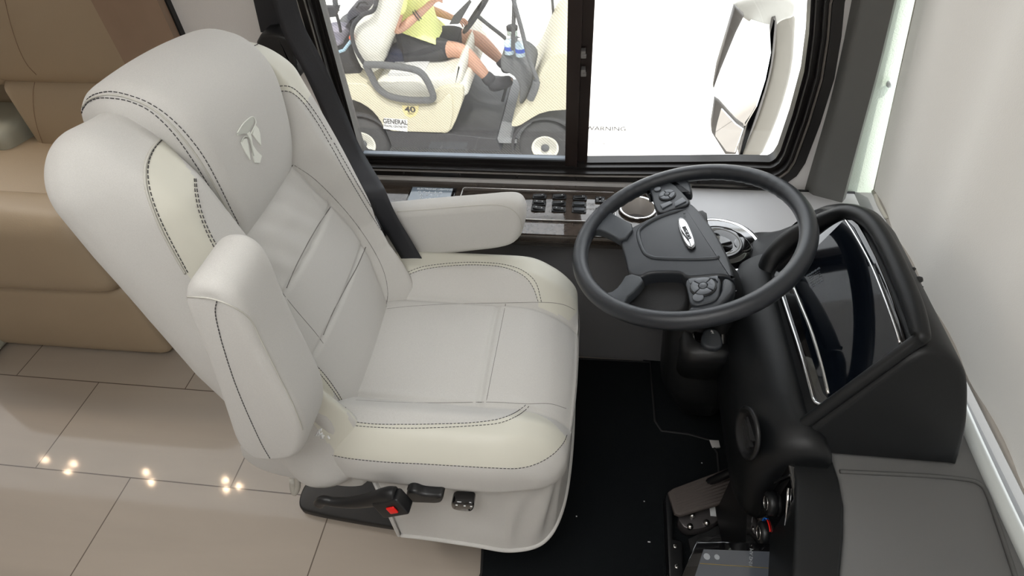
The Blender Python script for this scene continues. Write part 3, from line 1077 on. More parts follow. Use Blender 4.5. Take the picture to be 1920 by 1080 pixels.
# far armrest, lowered level
ay0, ay1 = .965, 1.018
ap = poly_x([(700, 402), (749, 397), (830, 390), (900, 385), (953, 380), (975, 384), (985, 400), (984, 425), (974, 455), (948, 470), (870, 478), (792, 489), (700, 498)], y=ay0)
ap = chaikin(ap, 2)
v, f = slab(ap, FXZ, ay0, ay1, r=.020, seg=6, crown=.004)
arm_f = mk('armrest', v, f, M['fabric'], seat); arm_f['label'] = 'lowered armrest beside the window'
at_ = bvh(arm_f)
seam(at_, [(745, 397), (800, 393), (860, 388), (920, 384), (950, 388), (970, 402), (978, 425), (972, 452)], 'arm_seam', arm_f, r=.0009, m=M['pipe'], dashed=False)
# near armrest, raised upright
ny0, ny1 = .395, .485
an = poly_x([(338, 572), (341, 545), (358, 530), (392, 531), (425, 548), (448, 575), (470, 620), (495, 670), (535, 738), (566, 790), (574, 830), (560, 862), (520, 870), (470, 866), (440, 840), (420, 782), (392, 700), (362, 630)], y=ny0)
an = chaikin(an, 2)
v, f = slab(an, FXZ, ny0, ny1, r=.016, seg=6, crown=.004)
arm_n = mk('armrest', v, f, M['fabric'], seat); arm_n['label'] = 'armrest raised upright on the aisle side'
an_ = bvh(arm_n)
seam(an_, [(407, 563), (404, 585), (412, 625), (425, 670), (440, 715), (458, 760), (478, 805), (494, 838), (512, 868)], 'stitching', arm_n)
seam(an_, [(338, 558), (360, 556), (400, 560), (440, 576), (470, 600), (490, 640), (520, 700), (550, 760), (568, 806)], 'arm_seam', arm_n, r=.0009, m=M['pipe'], dashed=False)
# frayed edge of the armrest pivot slot
p = PX(604, 806, y=.47)
g = G()
for k in range(9):
    a = Vector((random.uniform(-.006, .008), -.004, random.uniform(-.012, .012)))
    g.add(*tube([p + a, p + a + Vector((random.uniform(-.006, .006), -.004, random.uniform(-.006, .006)))], .0016, 5))
g.mk('frayed_fabric', M['white'], arm_n)
pv, pf = lathe([(0, 0), (.022, 0), (.022, .05), (0, .05)], (-.44, .47, .74), (0, 1, 0), 20)
mk('armrest_pivot', pv, pf, M['blackplastic'], seat)
pv, pf = lathe([(0, 0), (.022, 0), (.022, .06), (0, .06)], (-.46, .92, .70), (0, 1, 0), 20)
mk('armrest_pivot', pv, pf, M['blackplastic'], seat)

# skirt
top_ = []; bot_ = []
def skirt_path(t):      # along near side from rear to front, round the front, far side
    return t
near_px_top = [(700, 918), (760, 925), (830, 934), (880, 939), (940, 943), (985, 938), (1020, 925), (1045, 900), (1060, 870)]
ST = [Vector((-.375, .482, .50)), Vector((-.30, .478, .492)), Vector((-.20, .480, .492)), Vector((-.10, .484, .495)), Vector((-.04, .505, .51)), Vector((-.012, .56, .525)), Vector((-.004, .66, .53)), Vector((-.004, .80, .53)), Vector((-.012, .92, .525)), Vector((-.06, .98, .51)), Vector((-.2, .99, .50)), Vector((-.4, .985, .50))]
SB = [Vector((-.362, .465, .272)), Vector((-.29, .462, .278)), Vector((-.20, .458, .280)), Vector((-.12, .462, .262)), Vector((-.055, .485, .268)), Vector((-.022, .545, .29)), Vector((-.010, .65, .30)), Vector((-.010, .80, .30)), Vector((-.020, .91, .30)), Vector((-.07, .965, .29)), Vector((-.2, .975, .28)), Vector((-.4, .97, .28))]
ST = catmull(ST, 12); SB = catmull(SB, 12)
v = []; f = []
NR = 16
for i, (a, b) in enumerate(zip(ST, SB)):
    out = Vector((0, -1, 0)) if i < 36 else Vector((1, 0, 0))
    for k in range(NR + 1):
        t = k / NR
        p = a.lerp(b, t)
        wv = .004 * sin(i * .13 + 1) * sin(pi * min(1, t * 1.2))
        if 34 < i < 56: wv += .006 * sin((i - 34) * .55 + t * 2.5) * sin(pi * t)
        p = p + (out * .5 + (p - Vector((-.22, .73, p.z))).normalized() * .5) * (wv - .006 * sin(pi * t))
        v.append(p)
for i in range(len(ST) - 1):
    for k in range(NR):
        a = i * (NR + 1) + k
        f.append([a, a + 1, a + NR + 2, a + NR + 1])
k0 = len(v)
v += [p + (Vector((-.22, .73, p.z)) - p).normalized() * .004 for p in v]
f += [[q + k0 for q in a][::-1] for a in f]
skirt = mk('seat_skirt', v, f, M['fabric'], seat)
edge = [v[i * (NR + 1)] * 0 + v[i * (NR + 1) + NR] for i in range(len(ST))]
edge = [v[k] for k in range(NR, -1, -1)] + edge
mk('welt', *tube(edge, .0055, 8), M['fabric'], skirt)
st_ = bvh(skirt)
# pedestal under the seat
g = G().add(*box(-.36, -.10, .55, .92, .03, .30)).add(*box(-.40, -.08, .54, .95, .30, .46))
g.mk('pedestal', M['blackplastic'], seat, smooth=False)
pl = [Vector((p.x, p.y)) for p in PXL([(575, 906), (563, 930), (561, 952), (575, 962), (745, 992), (900, 1010)], z=.02)] + V2([(-.10, .62), (-.08, .95), (-.60, .95)])
v, f = slab(chaikin(pl, 2), FXY, .001, .028, r=.006, seg=3)
mk('base_plate', v, f, M['blackplastic'], seat)

# recline handle
fr = (Vector((0, 0, 0)), X_, Z_, -Y_)
hp = [Vector((p.x, p.z)) for p in PXL([(765, 912), (770, 906), (782, 906), (795, 912), (815, 914), (834, 914), (834, 922), (829, 929), (800, 928), (772, 927), (765, 921)], y=.462)]
v, f = slab(chaikin(hp, 2), fr, -.474, -.445, r=.006, seg=4)
mk('recline_handle', v, f, M['blackplastic'], seat)
c_ = PX(776, 916, y=.46)
mk('handle_boss', *lathe([(0, 0), (.011, 0), (.012, .022), (.007, .027), (0, .028)], (c_.x, .478, c_.z), (0, -1, 0), 20), M['blackplastic'], seat)
# seat rocker switch
hp = [Vector((p.x, p.z)) for p in PXL([(846, 940), (850, 935), (868, 937), (887, 937), (891, 942), (889, 950), (884, 953), (865, 952), (848, 948)], y=.455)]
v, f = slab(chaikin(hp, 2), fr, -.472, -.447, r=.005, seg=4)
sw = mk('seat_switch', v, f, M['gloss'], seat)
for dx in (-.012, .003, .015):
    p = PX(868, 948, y=.446)
    mk('switch_mark', *box(p.x + dx - .0018, p.x + dx + .0018, .4455, .447, p.z - .002, p.z - .0008), M['white'], sw, smooth=False)

# buckle on its flexible stalk
bp = PXL([(598, 945), (606, 938), (625, 941), (660, 942), (700, 936), (728, 928), (742, 928)], y=.43)
bst = mk('buckle_stalk', *tube(catmull(bp, 6), [.011 + .007 * ss(10, 30, k) for k in range(37)], 12, flat=(1, .75)), M['blackplastic'], seat)
bo = PX(738, 943, y=.425)
ax1 = Vector((1, 0, .10)).normalized(); ax3 = Vector((0, -1, .25)).normalized(); ax2 = ax3.cross(ax1)
ax1 = PX(758, 938, y=.425) - PX(715, 946, y=.425); ax1.normalize(); ax2 = ax3.cross(ax1).normalized()
v, f = slab(rnd_rect(-.034, -.021, .028, .021, .006), (bo, ax1, ax2, ax3), -.014, .014, r=.004, seg=3)
bkl = mk('belt_buckle', v, f, M['blackplastic'], seat)
v, f = slab(rnd_rect(-.006, -.008, .012, .008, .002), (bo, ax1, ax2, ax3), .0145, .0175, r=.001, seg=2)
mk('release_button', v, f, M['red'], bkl)

# ============================================================ SEAT BELT
belt = thing('seat_belt', 'black shoulder belt hanging in front of the left window edge behind the seat', 'seat belt', (-.66, 1.2, 1.0))
BCp = [(515, -60, 1.235), (533, 0, 1.225), (552, 60, 1.21), (590, 130, 1.19), (625, 210, 1.16), (655, 280, 1.09), (688, 338, 1.0), (704, 366, .957), (722, 400, .950), (750, 450, .944), (777, 493, .937), (795, 525, .93)]
cl = catmull([PX(a, b, y=y) for a, b, y in BCp], 8)
v = []; f = []
for i, p in enumerate(cl):
    t = i / (len(cl) - 1)
    tw = Vector((1, .10 + .15 * sin(t * 7), 0)).normalized()
    tg = (cl[min(i + 1, len(cl) - 1)] - cl[max(i - 1, 0)]).normalized()
    wd = (tw - tg * tw.dot(tg)).normalized() * interp([(0, .0245), (.5, .0245), (1, .0215)], t)
    nn = wd.cross(tg).normalized()
    for u in (-1, -.5, 0, .5, 1):
        v.append(p + wd * u + nn * (.0015 * sin(t * 40) * u * u))
    for u in (1, .5, 0, -.5, -1):
        v.append(p + wd * u + nn * (.0015 * sin(t * 40) * u * u + .0014))
for i in range(len(cl) - 1):
    for k in range(10):
        f.append([i * 10 + k, i * 10 + (k + 1) % 10, (i + 1) * 10 + (k + 1) % 10, (i + 1) * 10 + k])
mk('webbing', v, f, M['webbing'], belt)
cl2 = [PX(a, b, y=1.285) for a, b in ((482, -80), (495, 0), (508, 60))] 
v = []; f = []
for p in cl2:
    for u, n_ in ((-.024, 0), (.024, 0), (.024, .002), (-.024, .002)): v.append(p + X_ * u - Y_ * n_)
for i in range(2):
    for k in range(4): f.append([i * 4 + k, i * 4 + (k + 1) % 4, (i + 1) * 4 + (k + 1) % 4, (i + 1) * 4 + k])
mk('return_webbing', v, f, M['webbing'], belt, smooth=False)
rp2 = poly_x([(483, 62), (520, 58), (545, 66), (556, 85), (562, 120), (563, 148), (556, 140), (545, 125), (520, 122), (490, 110)], y=1.24)
v, f = slab(chaikin(rp2, 1), FXZ, 1.225, 1.29, r=.008, seg=3)
mk('retractor', v, f, M['blackplastic'], belt)
# black upright cover beside window
# ============================================================ SIDE CONSOLE
cz = .590
con = thing('side_console', 'dark burl wood side console with rocker switches below the window', 'console', (-.2, 1.2, .545))
g = G()
top = V2([(-.90, 1.095), (.235, 1.095), (.25, 1.11), (.25, 1.298), (-.90, 1.298)])
g.add(*plate_holes(top, [circ(.124, 1.207, .0412, 40)], FXY, .562, cz))
mk('wood_top', g.v, g.f, M['wood'], con, smooth=False)
mk('front_fascia', *slab(V2([(-.90, 1.092), (.235, 1.092), (.235, 1.12), (-.90, 1.12)]), FXY, .566, .586, r=.004, seg=3), M['wood'], con, angle=40)
mk('under_rail', *box(-.90, .235, 1.108, 1.155, .540, .561), mat('dark_bronze_rail', srgb(66, 62, 58), .4, noise=.1), con, smooth=False)
# raised switch panel
pnl = [Vector((p.x, p.y)) for p in PXL([(874, 350), (1120, 364), (1290, 372), (1290, 395), (1160, 404), (1100, 401), (860, 388)], z=cz + .004)]
pa = [Vector((-.335, 1.262)), Vector((-.33, 1.268)), Vector((-.1, 1.268)), Vector((.063, 1.268)), Vector((.068, 1.262)), Vector((.068, 1.150)), Vector((.063, 1.145)), Vector((-.33, 1.145)), Vector((-.335, 1.150))]
v, f = slab(pa, FXY, cz - .002, cz + .004, r=.003, seg=3)
mk('switch_panel', v, f, M['wood'], con, angle=40)
ov = [Vector((p.x, p.y, cz + .0045)) for p in pa]
mk('panel_bead', *tube(ov, .0016, 6, closed=True), M['steel'], con)
# rocker switches
def rocker_meshes():
    b = slab(rnd_rect(-.0165, -.0085, .0165, .0085, .002, 3), (O0, X_, Y_, Z_), 0, .004, r=.0015, seg=2)
    return b
me_b = None
rows = [[(1011.7, 368.7), (1049, 369), (1087.5, 371.7)], [(1010.8, 380.5), (1048, 381.7), (1086, 383.7)], [(1009, 391.7), (1047.5, 393), (1085.8, 394.7)]]
tilts = [[.10, .12, .14], [-.06, .12, .0], [-.16, -.08, .0]]
lab = [['top left', 'top middle', 'top right'], ['middle left', 'centre', 'middle right'], ['bottom left', 'bottom middle', 'bottom right']]
for i in range(3):
    for j in range(3):
        p = PX(*rows[i][j], z=cz + .006)
        b = Vector((p.x, p.y, cz + .004))
        v, f = slab(rnd_rect(-.0180, -.0094, .0180, .0094, .0028, 3), (b, X_, Y_, Z_), 0, .004, r=.0015, seg=2)
        sw_ = mk('rocker_switch', v, f, M['blackplastic'], con, org=b, angle=40)
        t = tilts[i][j]
        ex = Vector((cos(t), 0, sin(t))); en = Vector((-sin(t), 0, cos(t)))
        v, f = slab(rnd_rect(-.0140, -.0064, .0140, .0064, .002, 3), (b + Vector((0, 0, .0035)), ex, Y_, en), 0, .0045, r=.0018, seg=2)
        key = mk('rocker_key', v, f, M['wheelflat'] if (i > 0 and j == 2) else M['blackplastic'], sw_, angle=40)
        if not (i > 0 and j == 2):
            g = G()
            for sx in ((.007,) if t > 0 else (-.007, .007)):
                for k in range(2):
                    o_ = b + ex * (sx + .0015 * k) + en * .0082 + Vector((0, -.0, 0))
                    g.add(*box(o_.x - .0004, o_.x + .0004, o_.y - .0018, o_.y + .0018, o_.z - .0002, o_.z + .0002))
            g.mk('key_mark', M['white'], key, smooth=False)
# mirror joystick and slider
p = PX(1125, 375, z=cz + .006); b = Vector((p.x, p.y, cz + .004))
mc = mk('mirror_control', *slab(rnd_rect(-.012, -.012, .012, .012, .003, 3), (b, X_, Y_, Z_), 0, .005, r=.002, seg=2), M['blackplastic'], con, org=b, angle=40)
mk('joystick', *slab(rnd_rect(-.003, -.003, .003, .003, .0008, 3), (b, X_, Y_, Z_), .004, .011, r=.001, seg=2), M['gloss'], mc)
for dx, dy in ((.008, 0), (-.008, 0), (0, .008), (0, -.008)):
    mk('direction_mark', *box(b.x + dx - .001, b.x + dx + .001, b.y + dy - .001, b.y + dy + .001, b.z + .005, b.z + .0054), M['white'], mc, smooth=False)
p = PX(1146, 377, z=cz + .006); b = Vector((p.x, p.y, cz + .004))
mk('dimmer_control', *slab(rnd_rect(-.008, -.011, .009, .011, .003, 3), (b, X_, Y_, Z_), 0, .005, r=.002, seg=2), M['wheelflat'], con, org=b, angle=40)
p = PX(1133, 394, z=cz + .006); b = Vector((p.x, p.y, cz + .004))
mk('slide_switch', *slab(rnd_rect(-.022, -.006, .012, .006, .002, 3), (b, X_, Y_, Z_), 0, .005, r=.002, seg=2), M['blackplastic'], con, org=b, angle=40)
# cup holder
cc = Vector((.124, 1.207, cz))
v, f = lathe([(.0415, .007), (.040, .0), (.038, -.04), (.037, -.066), (.0, -.067)], cc, (0, 0, 1), 48, caps=False)
chd = mk('cup_holder', v, f, M['cup'], con)
v, f = lathe([(.043, .004), (.047, .0045), (.048, .007), (.045, .0085), (.0415, .007)], cc, (0, 0, 1), 48, caps=False)
mk('cup_rim', v, f, M['chrome'], chd)
# systems display with its frame
dq = PXL([(772, 346), (856, 351), (848, 384), (754, 378)], z=cz + .003)
O_ = (dq[3] + dq[2]) / 2; 
dx_ = Vector((1, 0, 0)); x0_, x1_ = dq[3].x - .002, dq[2].x + .004
x0_, x1_ = -.478, -.352
dsp = mk('display_frame', *slab(rnd_rect(x0_, 1.165, x1_, 1.268, .003), FXY, cz, cz + .004, r=.002, seg=2), M['gloss'], con, angle=40)
scm = mat('pale_display_glass', srgb(128, 140, 152), .12, coat=1.0, noise=.06, nscale=20)
mk('display_screen', *slab(rnd_rect(x0_ + .005, 1.172, x1_ - .009, 1.262, .002), FXY, cz + .004, cz + .0052, r=.0005, seg=1), scm, dsp, smooth=False)
lp = mat('pale_print', srgb(236, 240, 244), .5, noise=.02)
text_mesh('display_title', 'ELECTRONIC LIGHTING', .009, (x0_ + .068, 1.254, cz + .0056), X_, Y_, lp, dsp)
for k, (yy, s_) in enumerate(((1.240, 'O  Y---[----]---O'), (1.228, 'D   =  /\\ _ /\\'), (1.215, 'D   .  o   o'), (1.203, 'D  - -  - -'))):
    text_mesh('display_symbols', s_, .010, (x0_ + .058, yy, cz + .0056), X_, Y_, lp, dsp)

# ============================================================ STEERING WHEEL
WC = Vector((.196, .915, .748)); WN = Vector((-.281, .007, .960)).normalized()
WX = (Vector((1, 0, 0)) - WN * WN.x).normalized(); WY = WN.cross(WX)
def wp(px, py, h=0.0):
    q = PXP(px, py, WC + WN * h, WN) - WC
    return Vector((q.dot(WX), q.dot(WY)))
def w3(u, h): return WC + WX * u.x + WY * u.y + WN * h
whl = thing('steering_wheel', 'dark grey four-spoke steering wheel with chrome oval badge', 'steering wheel', WC)
RR = .2155
rim_pts = []; rads = []
NR_ = 180
for i in range(NR_):
    a = 2 * pi * i / NR_
    rim_pts.append(WC + (WX * cos(a) + WY * sin(a)) * RR)
v = []; f = []
NT = 20
for i in range(NR_):
    a = 2 * pi * i / NR_
    rad = WX * cos(a) + WY * sin(a)
    for k in range(NT):
        b = 2 * pi * k / NT
        rr = .0165
        # finger scallops on the inner side of the far-left and far-right arc
        if cos(b) < -.2 and (radians(20) < a < radians(75) or radians(100) < a < radians(150)):
            rr += .0006 * sin(a * 60)
        v.append(WC + rad * (RR + rr * cos(b)) + WN * (rr * 1.05 * sin(b)))
for i in range(NR_):
    i2 = (i + 1) % NR_
    for k in range(NT):
        k2 = (k + 1) % NT
        f.append([i * NT + k, i * NT + k2, i2 * NT + k2, i2 * NT + k])
mk('rim', v, f, M['wheel'], whl)
FW = (WC, WX, WY, WN)
hz = -.006
hub = [wp(*p, hz) for p in [(1160, 443), (1178, 428), (1236, 399), (1290, 377), (1306, 388), (1340, 432), (1366, 480), (1375, 510), (1378, 527), (1372, 522), (1350, 515), (1300, 521), (1282, 519), (1278, 512), (1255, 510), (1215, 511), (1203, 520), (1178, 515), (1172, 485)]]
hub = chaikin(hub, 2)
v, f = slab(hub, FW, -.040, hz, r=.006, seg=5)
hubo = mk('hub', v, f, M['wheel'], whl)
hb = bvh(hubo)
# raised ridge on the hub pad
rg = lay(hb, [(1287, 392), (1262, 398), (1230, 410), (1202, 428), (1197, 442), (1206, 470), (1218, 481), (1240, 485), (1300, 486), (1342, 484), (1346, 478)], -.0005, 8)
mk('pad_ridge', *tube(rg, [.0045 * min(1, min(i, len(rg) - 1 - i) / 8 + .2) for i in range(len(rg))], 8), M['wheelflat'], hubo)
# badge
bc = [wp(*p, hz + .004) for p in [(1272, 414), (1279, 411), (1287, 416), (1296, 436), (1302, 452), (1303, 460), (1297, 465), (1289, 463), (1281, 448), (1274, 430)]]
bc = chaikin(bc, 2)
bcc = sum(bc, Vector((0, 0))) / len(bc)
badge_h = hz + .0045
bz = mk('badge', *slab([bcc + (p - bcc) * 1.12 for p in bc], FW, hz, badge_h + .0012, r=.001, seg=2), M['gloss'], hubo)
mk('badge_plate', *slab(bc, FW, badge_h, badge_h + .0030, r=.0012, seg=2), M['chrome'], bz)
bl0 = wp(1277, 418, badge_h); bl1 = wp(1298, 460, badge_h)
bdir = (bl1 - bl0).normalized()
bx = WX * bdir.x + WY * bdir.y; by = WN.cross(bx)
text_mesh('badge_lettering', 'FREIGHTLINER', .0105, w3(bcc, badge_h + .0034) , bx, by, M['blackplastic'], bz, extrude=.0004, bold=.0002, sx=.62)
# airbag mark
text_mesh('pad_mark', 'x', .008, w3(wp(1284, 403, hz), hz + .0035), bx, by, M['rubber'], hubo)
# the two plain spokes and the two switch pods
def spoke(name, pix, h0, h1, m, par, r=.006, ch=2):
    pl = chaikin([wp(*p, h1) for p in pix], ch)
    return mk(name, *slab(pl, FW, h0, h1, r=r, seg=4), m, par, angle=60)
spoke('spoke', [(1134, 390), (1160, 406), (1192, 422), (1168, 454), (1138, 436), (1120, 430), (1104, 432), (1108, 412), (1120, 398)], -.020, .0005, M['wheelflat'], whl, r=.004, ch=1)
spoke('spoke', [(1126, 546), (1144, 548), (1160, 536), (1176, 510), (1210, 520), (1194, 542), (1172, 560), (1170, 580), (1150, 578), (1132, 562)], -.020, .0005, M['wheelflat'], whl, r=.004, ch=1)
pod1 = spoke('switch_pod', [(1213, 343), (1232, 338), (1260, 341), (1278, 358), (1298, 382), (1266, 390), (1236, 402), (1226, 385), (1222, 365)], -.022, -.001, M['wheel'], whl, r=.003)
pod2 = spoke('switch_pod', [(1283, 521), (1320, 518), (1352, 517), (1350, 545), (1346, 560), (1330, 568), (1295, 575), (1290, 550)], -.022, -.001, M['wheelflat'], whl, r=.003)
# root parts joining pods to rim
spoke('spoke_root', [(1205, 330), (1245, 322), (1290, 330), (1300, 362), (1284, 362), (1262, 340), (1215, 342), (1222, 372), (1205, 350)], -.026, -.004, M['wheel'], whl)
spoke('spoke_root', [(1290, 572), (1350, 560), (1352, 518), (1376, 524), (1378, 545), (1365, 560), (1345, 580), (1292, 590)], -.026, -.005, M['wheel'], whl)
# deep central recess below the hub
spoke('lower_recess', [(1165, 556), (1190, 540), (1204, 515), (1284, 513), (1294, 577), (1240, 590), (1180, 583)], -.060, -.034, M['rubber'], whl)
def pod_btn(par, c, rx, tilt, small, flaps):
    O = wp(*c, 0)
    bxx = 1
    g = [O + Vector((rx * cos(2 * pi * i / 36), rx * 1.0 * sin(2 * pi * i / 36))) for i in range(36)]
    mk('button_ring', *slab(g, FW, -.001, .0015, r=.001, seg=2), M['blackplastic'], par)
    for q in range(4):
        a0 = radians(tilt + 90 * q + 4); a1 = radians(tilt + 90 * q + 86)
        pl = [O + Vector((cos(a0 + (a1 - a0) * k / 8), sin(a0 + (a1 - a0) * k / 8))) * rx * .90 for k in range(9)]
        pl += [O + Vector((cos(a1 - (a1 - a0) * k / 4), sin(a1 - (a1 - a0) * k / 4))) * rx * .36 for k in range(5)]
        b_ = mk('button', *slab(pl, FW, .001, .0040, r=.0010, seg=2), M['btn'], par, angle=40)
    g = [O + Vector((cos(2 * pi * i / 24), sin(2 * pi * i / 24))) * rx * .30 for i in range(24)]
    mk('button', *slab(g, FW, .001, .0055, r=.002, seg=3, crown=.001), M['btn'], par)
    O2 = wp(*small, 0)
    g = [O2 + Vector((cos(2 * pi * i / 24) * rx * .42, sin(2 * pi * i / 24) * rx * .42)) for i in range(24)]
    mk('button', *slab(g, FW, -.001, .0022, r=.0015, seg=3), M['btn'], par)
    for fl in flaps:
        mk('button', *slab([wp(*p, 0) for p in fl], FW, -.001, .0022, r=.0008, seg=2), M['btn'], par, angle=40)
pod_btn(pod1, (1251, 366.5), .0185, 20, (1233, 355), [[(1238, 385), (1256, 378), (1261, 382), (1242, 392)], [(1265, 380), (1280, 371), (1287, 378), (1266, 388)]])
pod_btn(pod2, (1318.5, 538), .0235, 45, (1309, 558), [[(1291, 524), (1313, 522), (1313, 526), (1294, 533)], [(1322, 521), (1346, 518), (1346, 529), (1341, 524)]])

# ============================================================ STEERING COLUMN
colm = thing('steering_column', 'black steering column shroud below the wheel with ignition pod', 'steering column', (.27, .9, .35))
def rect_loft(stations, n=24, ex=3.0):
    v = []; f = []
    for c, ax, ay, U, V in stations:
        for k in range(n):
            a = 2 * pi * k / n
            ca, sa = cos(a), sin(a)
            q = (abs(ca) ** (2 / ex)) * (1 if ca > 0 else -1); w = (abs(sa) ** (2 / ex)) * (1 if sa > 0 else -1)
            v.append(Vector(c) + U * ax * q + V * ay * w)
    for i in range(len(stations) - 1):
        for k in range(n):
            k2 = (k + 1) % n
            f.append([i * n + k, i * n + k2, (i + 1) * n + k2, (i + 1) * n + k])
    f.append(list(range(n))[::-1]); f.append([(len(stations) - 1) * n + k for k in range(n)])
    return v, f
v, f = rect_loft([((.222, .915, .71), .040, .045, WX, WY), ((.232, .915, .66), .060, .06, WX, WY), ((.250, .905, .62), .075, .075, WX, WY), ((.262, .885, .52), .080, .088, X_, Y_), ((.275, .875, .38), .085, .085, X_, Y_), ((.33, .98, .12), .06, .06, X_, Y_)])
mk('shroud', v, f, M['blackplastic'], colm)
ip = PX(1325, 650, z=.53)
v, f = rect_loft([((.258, .83, .47), .05, .05, X_, Y_), ((.256, .815, .55), .052, .052, X_, Y_), ((.255, .81, .575), .045, .045, X_, Y_)], ex=4)
igp = mk('ignition_pod', v, f, M['blackplastic'], colm)
ib = Vector((.262, .815, .575))
v, f = lathe([(.034, -.002), (.036, .002), (.032, .004), (.0, .004)], ib, (0, -.2, .98), 32)
mk('dial', v, f, M['gloss'], igp)
v, f = slab(chaikin(V2([(-.022, -.030), (.022, -.030), (.018, .010), (.0, .018), (-.018, .010)]), 2), (ib + Vector((-.002, -.012, .003)), X_, Vector((0, .98, .2)), Vector((0, -.2, .98))), 0, .018, r=.005, seg=3)
mk('selector_knob', v, f, M['wheelflat'], igp)
for k, (dx, dy) in enumerate(((-.006, .026), (.004, .028), (.014, .024), (.022, .017), (.026, .010))):
    text_mesh('selector_mark', 'PRNDL'[k], .007, ib + Vector((dx, dy, .010)), X_, Y_, M['white'], igp)
text_mesh('knob_mark', '4M', .007, ib + Vector((-.002, -.010, .0235)), Vector((.2, -1, 0)), X_ * 1.0, M['white'], igp)
hzb = PX(1352, 695, z=.49)
mk('hazard_button', *box(hzb.x - .018, hzb.x + .018, hzb.y - .008, hzb.y + .008, .482, .49), M['gloss'], colm, smooth=False)
text_mesh('hazard_mark', '\u25b2', .010, hzb + Vector((0, 0, .0006)), X_, Y_, M['red'], colm)
# stalk lever behind the hub at the upper right
st0 = [WC + Vector((.02, .02, -.03)), PX(1312, 400, z=.72), PX(1325, 398, z=.735)]
pl = [PX(1296, 396, z=.70), PX(1318, 392, z=.70), PX(1326, 398, z=.70), PX(1330, 425, z=.70), PX(1322, 430, z=.70)]
mk('stalk_cover', *slab([Vector((p.x, p.y)) for p in pl], FXY, .665, .70, r=.006, seg=3), M['blackplastic'], colm)

# ============================================================ ROUND AIR VENT BINNACLE behind the wheel
ac = Vector((.300, 1.055, .60))
rv = db
v, f = lathe([(.098, .0), (.099, .010), (.094, .017), (.088, .018), (.084, .016)], ac, (0, 0, 1), 64, caps=False)
rv = mk('round_vent', *lathe([(.085, .016), (.076, .013), (.060, .018), (.045, .024), (.03, .016), (0, .014)], ac, (0, 0, 1), 64), M['gloss'], db)
mk('chrome_bezel', v, f, M['chrome'], rv)
mk('vent_louvre', *slab(chaikin(V2([(ac.x + .035, ac.y - .035), (ac.x + .075, ac.y - .02), (ac.x + .06, ac.y + .03), (ac.x + .03, ac.y + .02)]), 2), FXY, .612, .622, r=.006, seg=4), M['gloss'], rv)

# ============================================================ INSTRUMENT POD
pod = db
PRO = [(.345, .602), (.383, .657), (.423, .712), (.463, .767), (.487, .799), (.510, .812), (.540, .806), (.572, .775), (.594, .72), (.610, .66), (.618, .602)]
def prof_at(y):
    k = interp([(.91, 1), (.96, .95), (1.01, .83), (1.04, .70), (1.07, .52), (1.10, .25), (1.12, .03)], y)
    out = []
    for x, z in PRO:
        out.append(Vector((x + (.03 * (1 - k)) * (1 if x < .47 else -1), .602 + (z - .602) * k)))
    return out
v = []; f = []
ys = [.545, .546, .549, .555, .568] + [.60 + .04 * k for k in range(7)] + [.88, .91, .94, .96, .98, 1.0, 1.02, 1.04, 1.055, 1.07, 1.085, 1.10, 1.112, 1.12]
KP = None
ny_ = 0
for yi, y in enumerate(ys):
    pr_ = prof_at(y)
    cl_ = catmull(pr_, 6)
    c0 = Vector((.50, .66))
    sc = {0: .90, 1: .95, 2: .98, 3: .995}.get(yi, 1.0)
    cl_ = [c0 + (p - c0) * sc for p in cl_]
    for p in cl_:
        z = max(p.y, .601)
        v.append(Vector((p.x, y + .29 * (z - .602) * (1 - ss(.58, .86, y)), z)))
    KP = len(cl_)
for i in range(len(ys) - 1):
    for k in range(KP - 1):
        f.append([i * KP + k, i * KP + k + 1, (i + 1) * KP + k + 1, (i + 1) * KP + k])
f.append(list(range(KP))[::-1]); f.append([(len(ys) - 1) * KP + k for k in range(KP)])
# the front is open: keep the hood behind the front line
def front_x(z): return interp([(a[1], a[0]) for a in PRO[:5]], z)
mk('hood', v, f, M['blkleather'], pod, angle=55)
fn_ = Vector((-(.799 - .602), 0, (.487 - .345))).normalized()     # normal of the front plane
FO = Vector((.345, .0, .602)); fup = Vector(((.487 - .345), 0, (.799 - .602))).normalized()
# front plane coords: (a along -y, b up)
FP = (FO, -Y_, fup, fn_)
def fpx(px, py, h=0.0):
    q = PXP(px, py, FO + fn_ * h, fn_) - FO
    return Vector((-q.y, q.dot(fup)))
rim_out = [fpx(*p, .02) for p in [(1404, 548), (1412, 518), (1434, 482), (1464, 450), (1500, 424), (1540, 402), (1580, 390), (1618, 405), (1650, 450), (1690, 540), (1712, 610), (1715, 650), (1690, 682), (1620, 735), (1540, 788), (1480, 826)]]
rim_out = catmull(rim_out, 6)
rim3 = [FO - Y_ * p.x + fup * p.y + fn_ * .004 for p in rim_out]
rim3 = [Vector((p.x, min(max(p.y, .560 + .29 * (p.z - .602)), 1.14), p.z)) for p in rim3]
for i_ in range(14): rim3[i_] = rim3[i_] - fn_ * (.05 * (1 - i_ / 14) ** 1.4)
rr_ = [.022 - .007 * ss(18, 32, i) - .005 * ss(len(rim3) * .6, len(rim3) * .75, i) for i in range(len(rim3))]
hoodrim = mk('hood_rim', *tube(rim3, rr_, 16), M['blkleather'], pod)
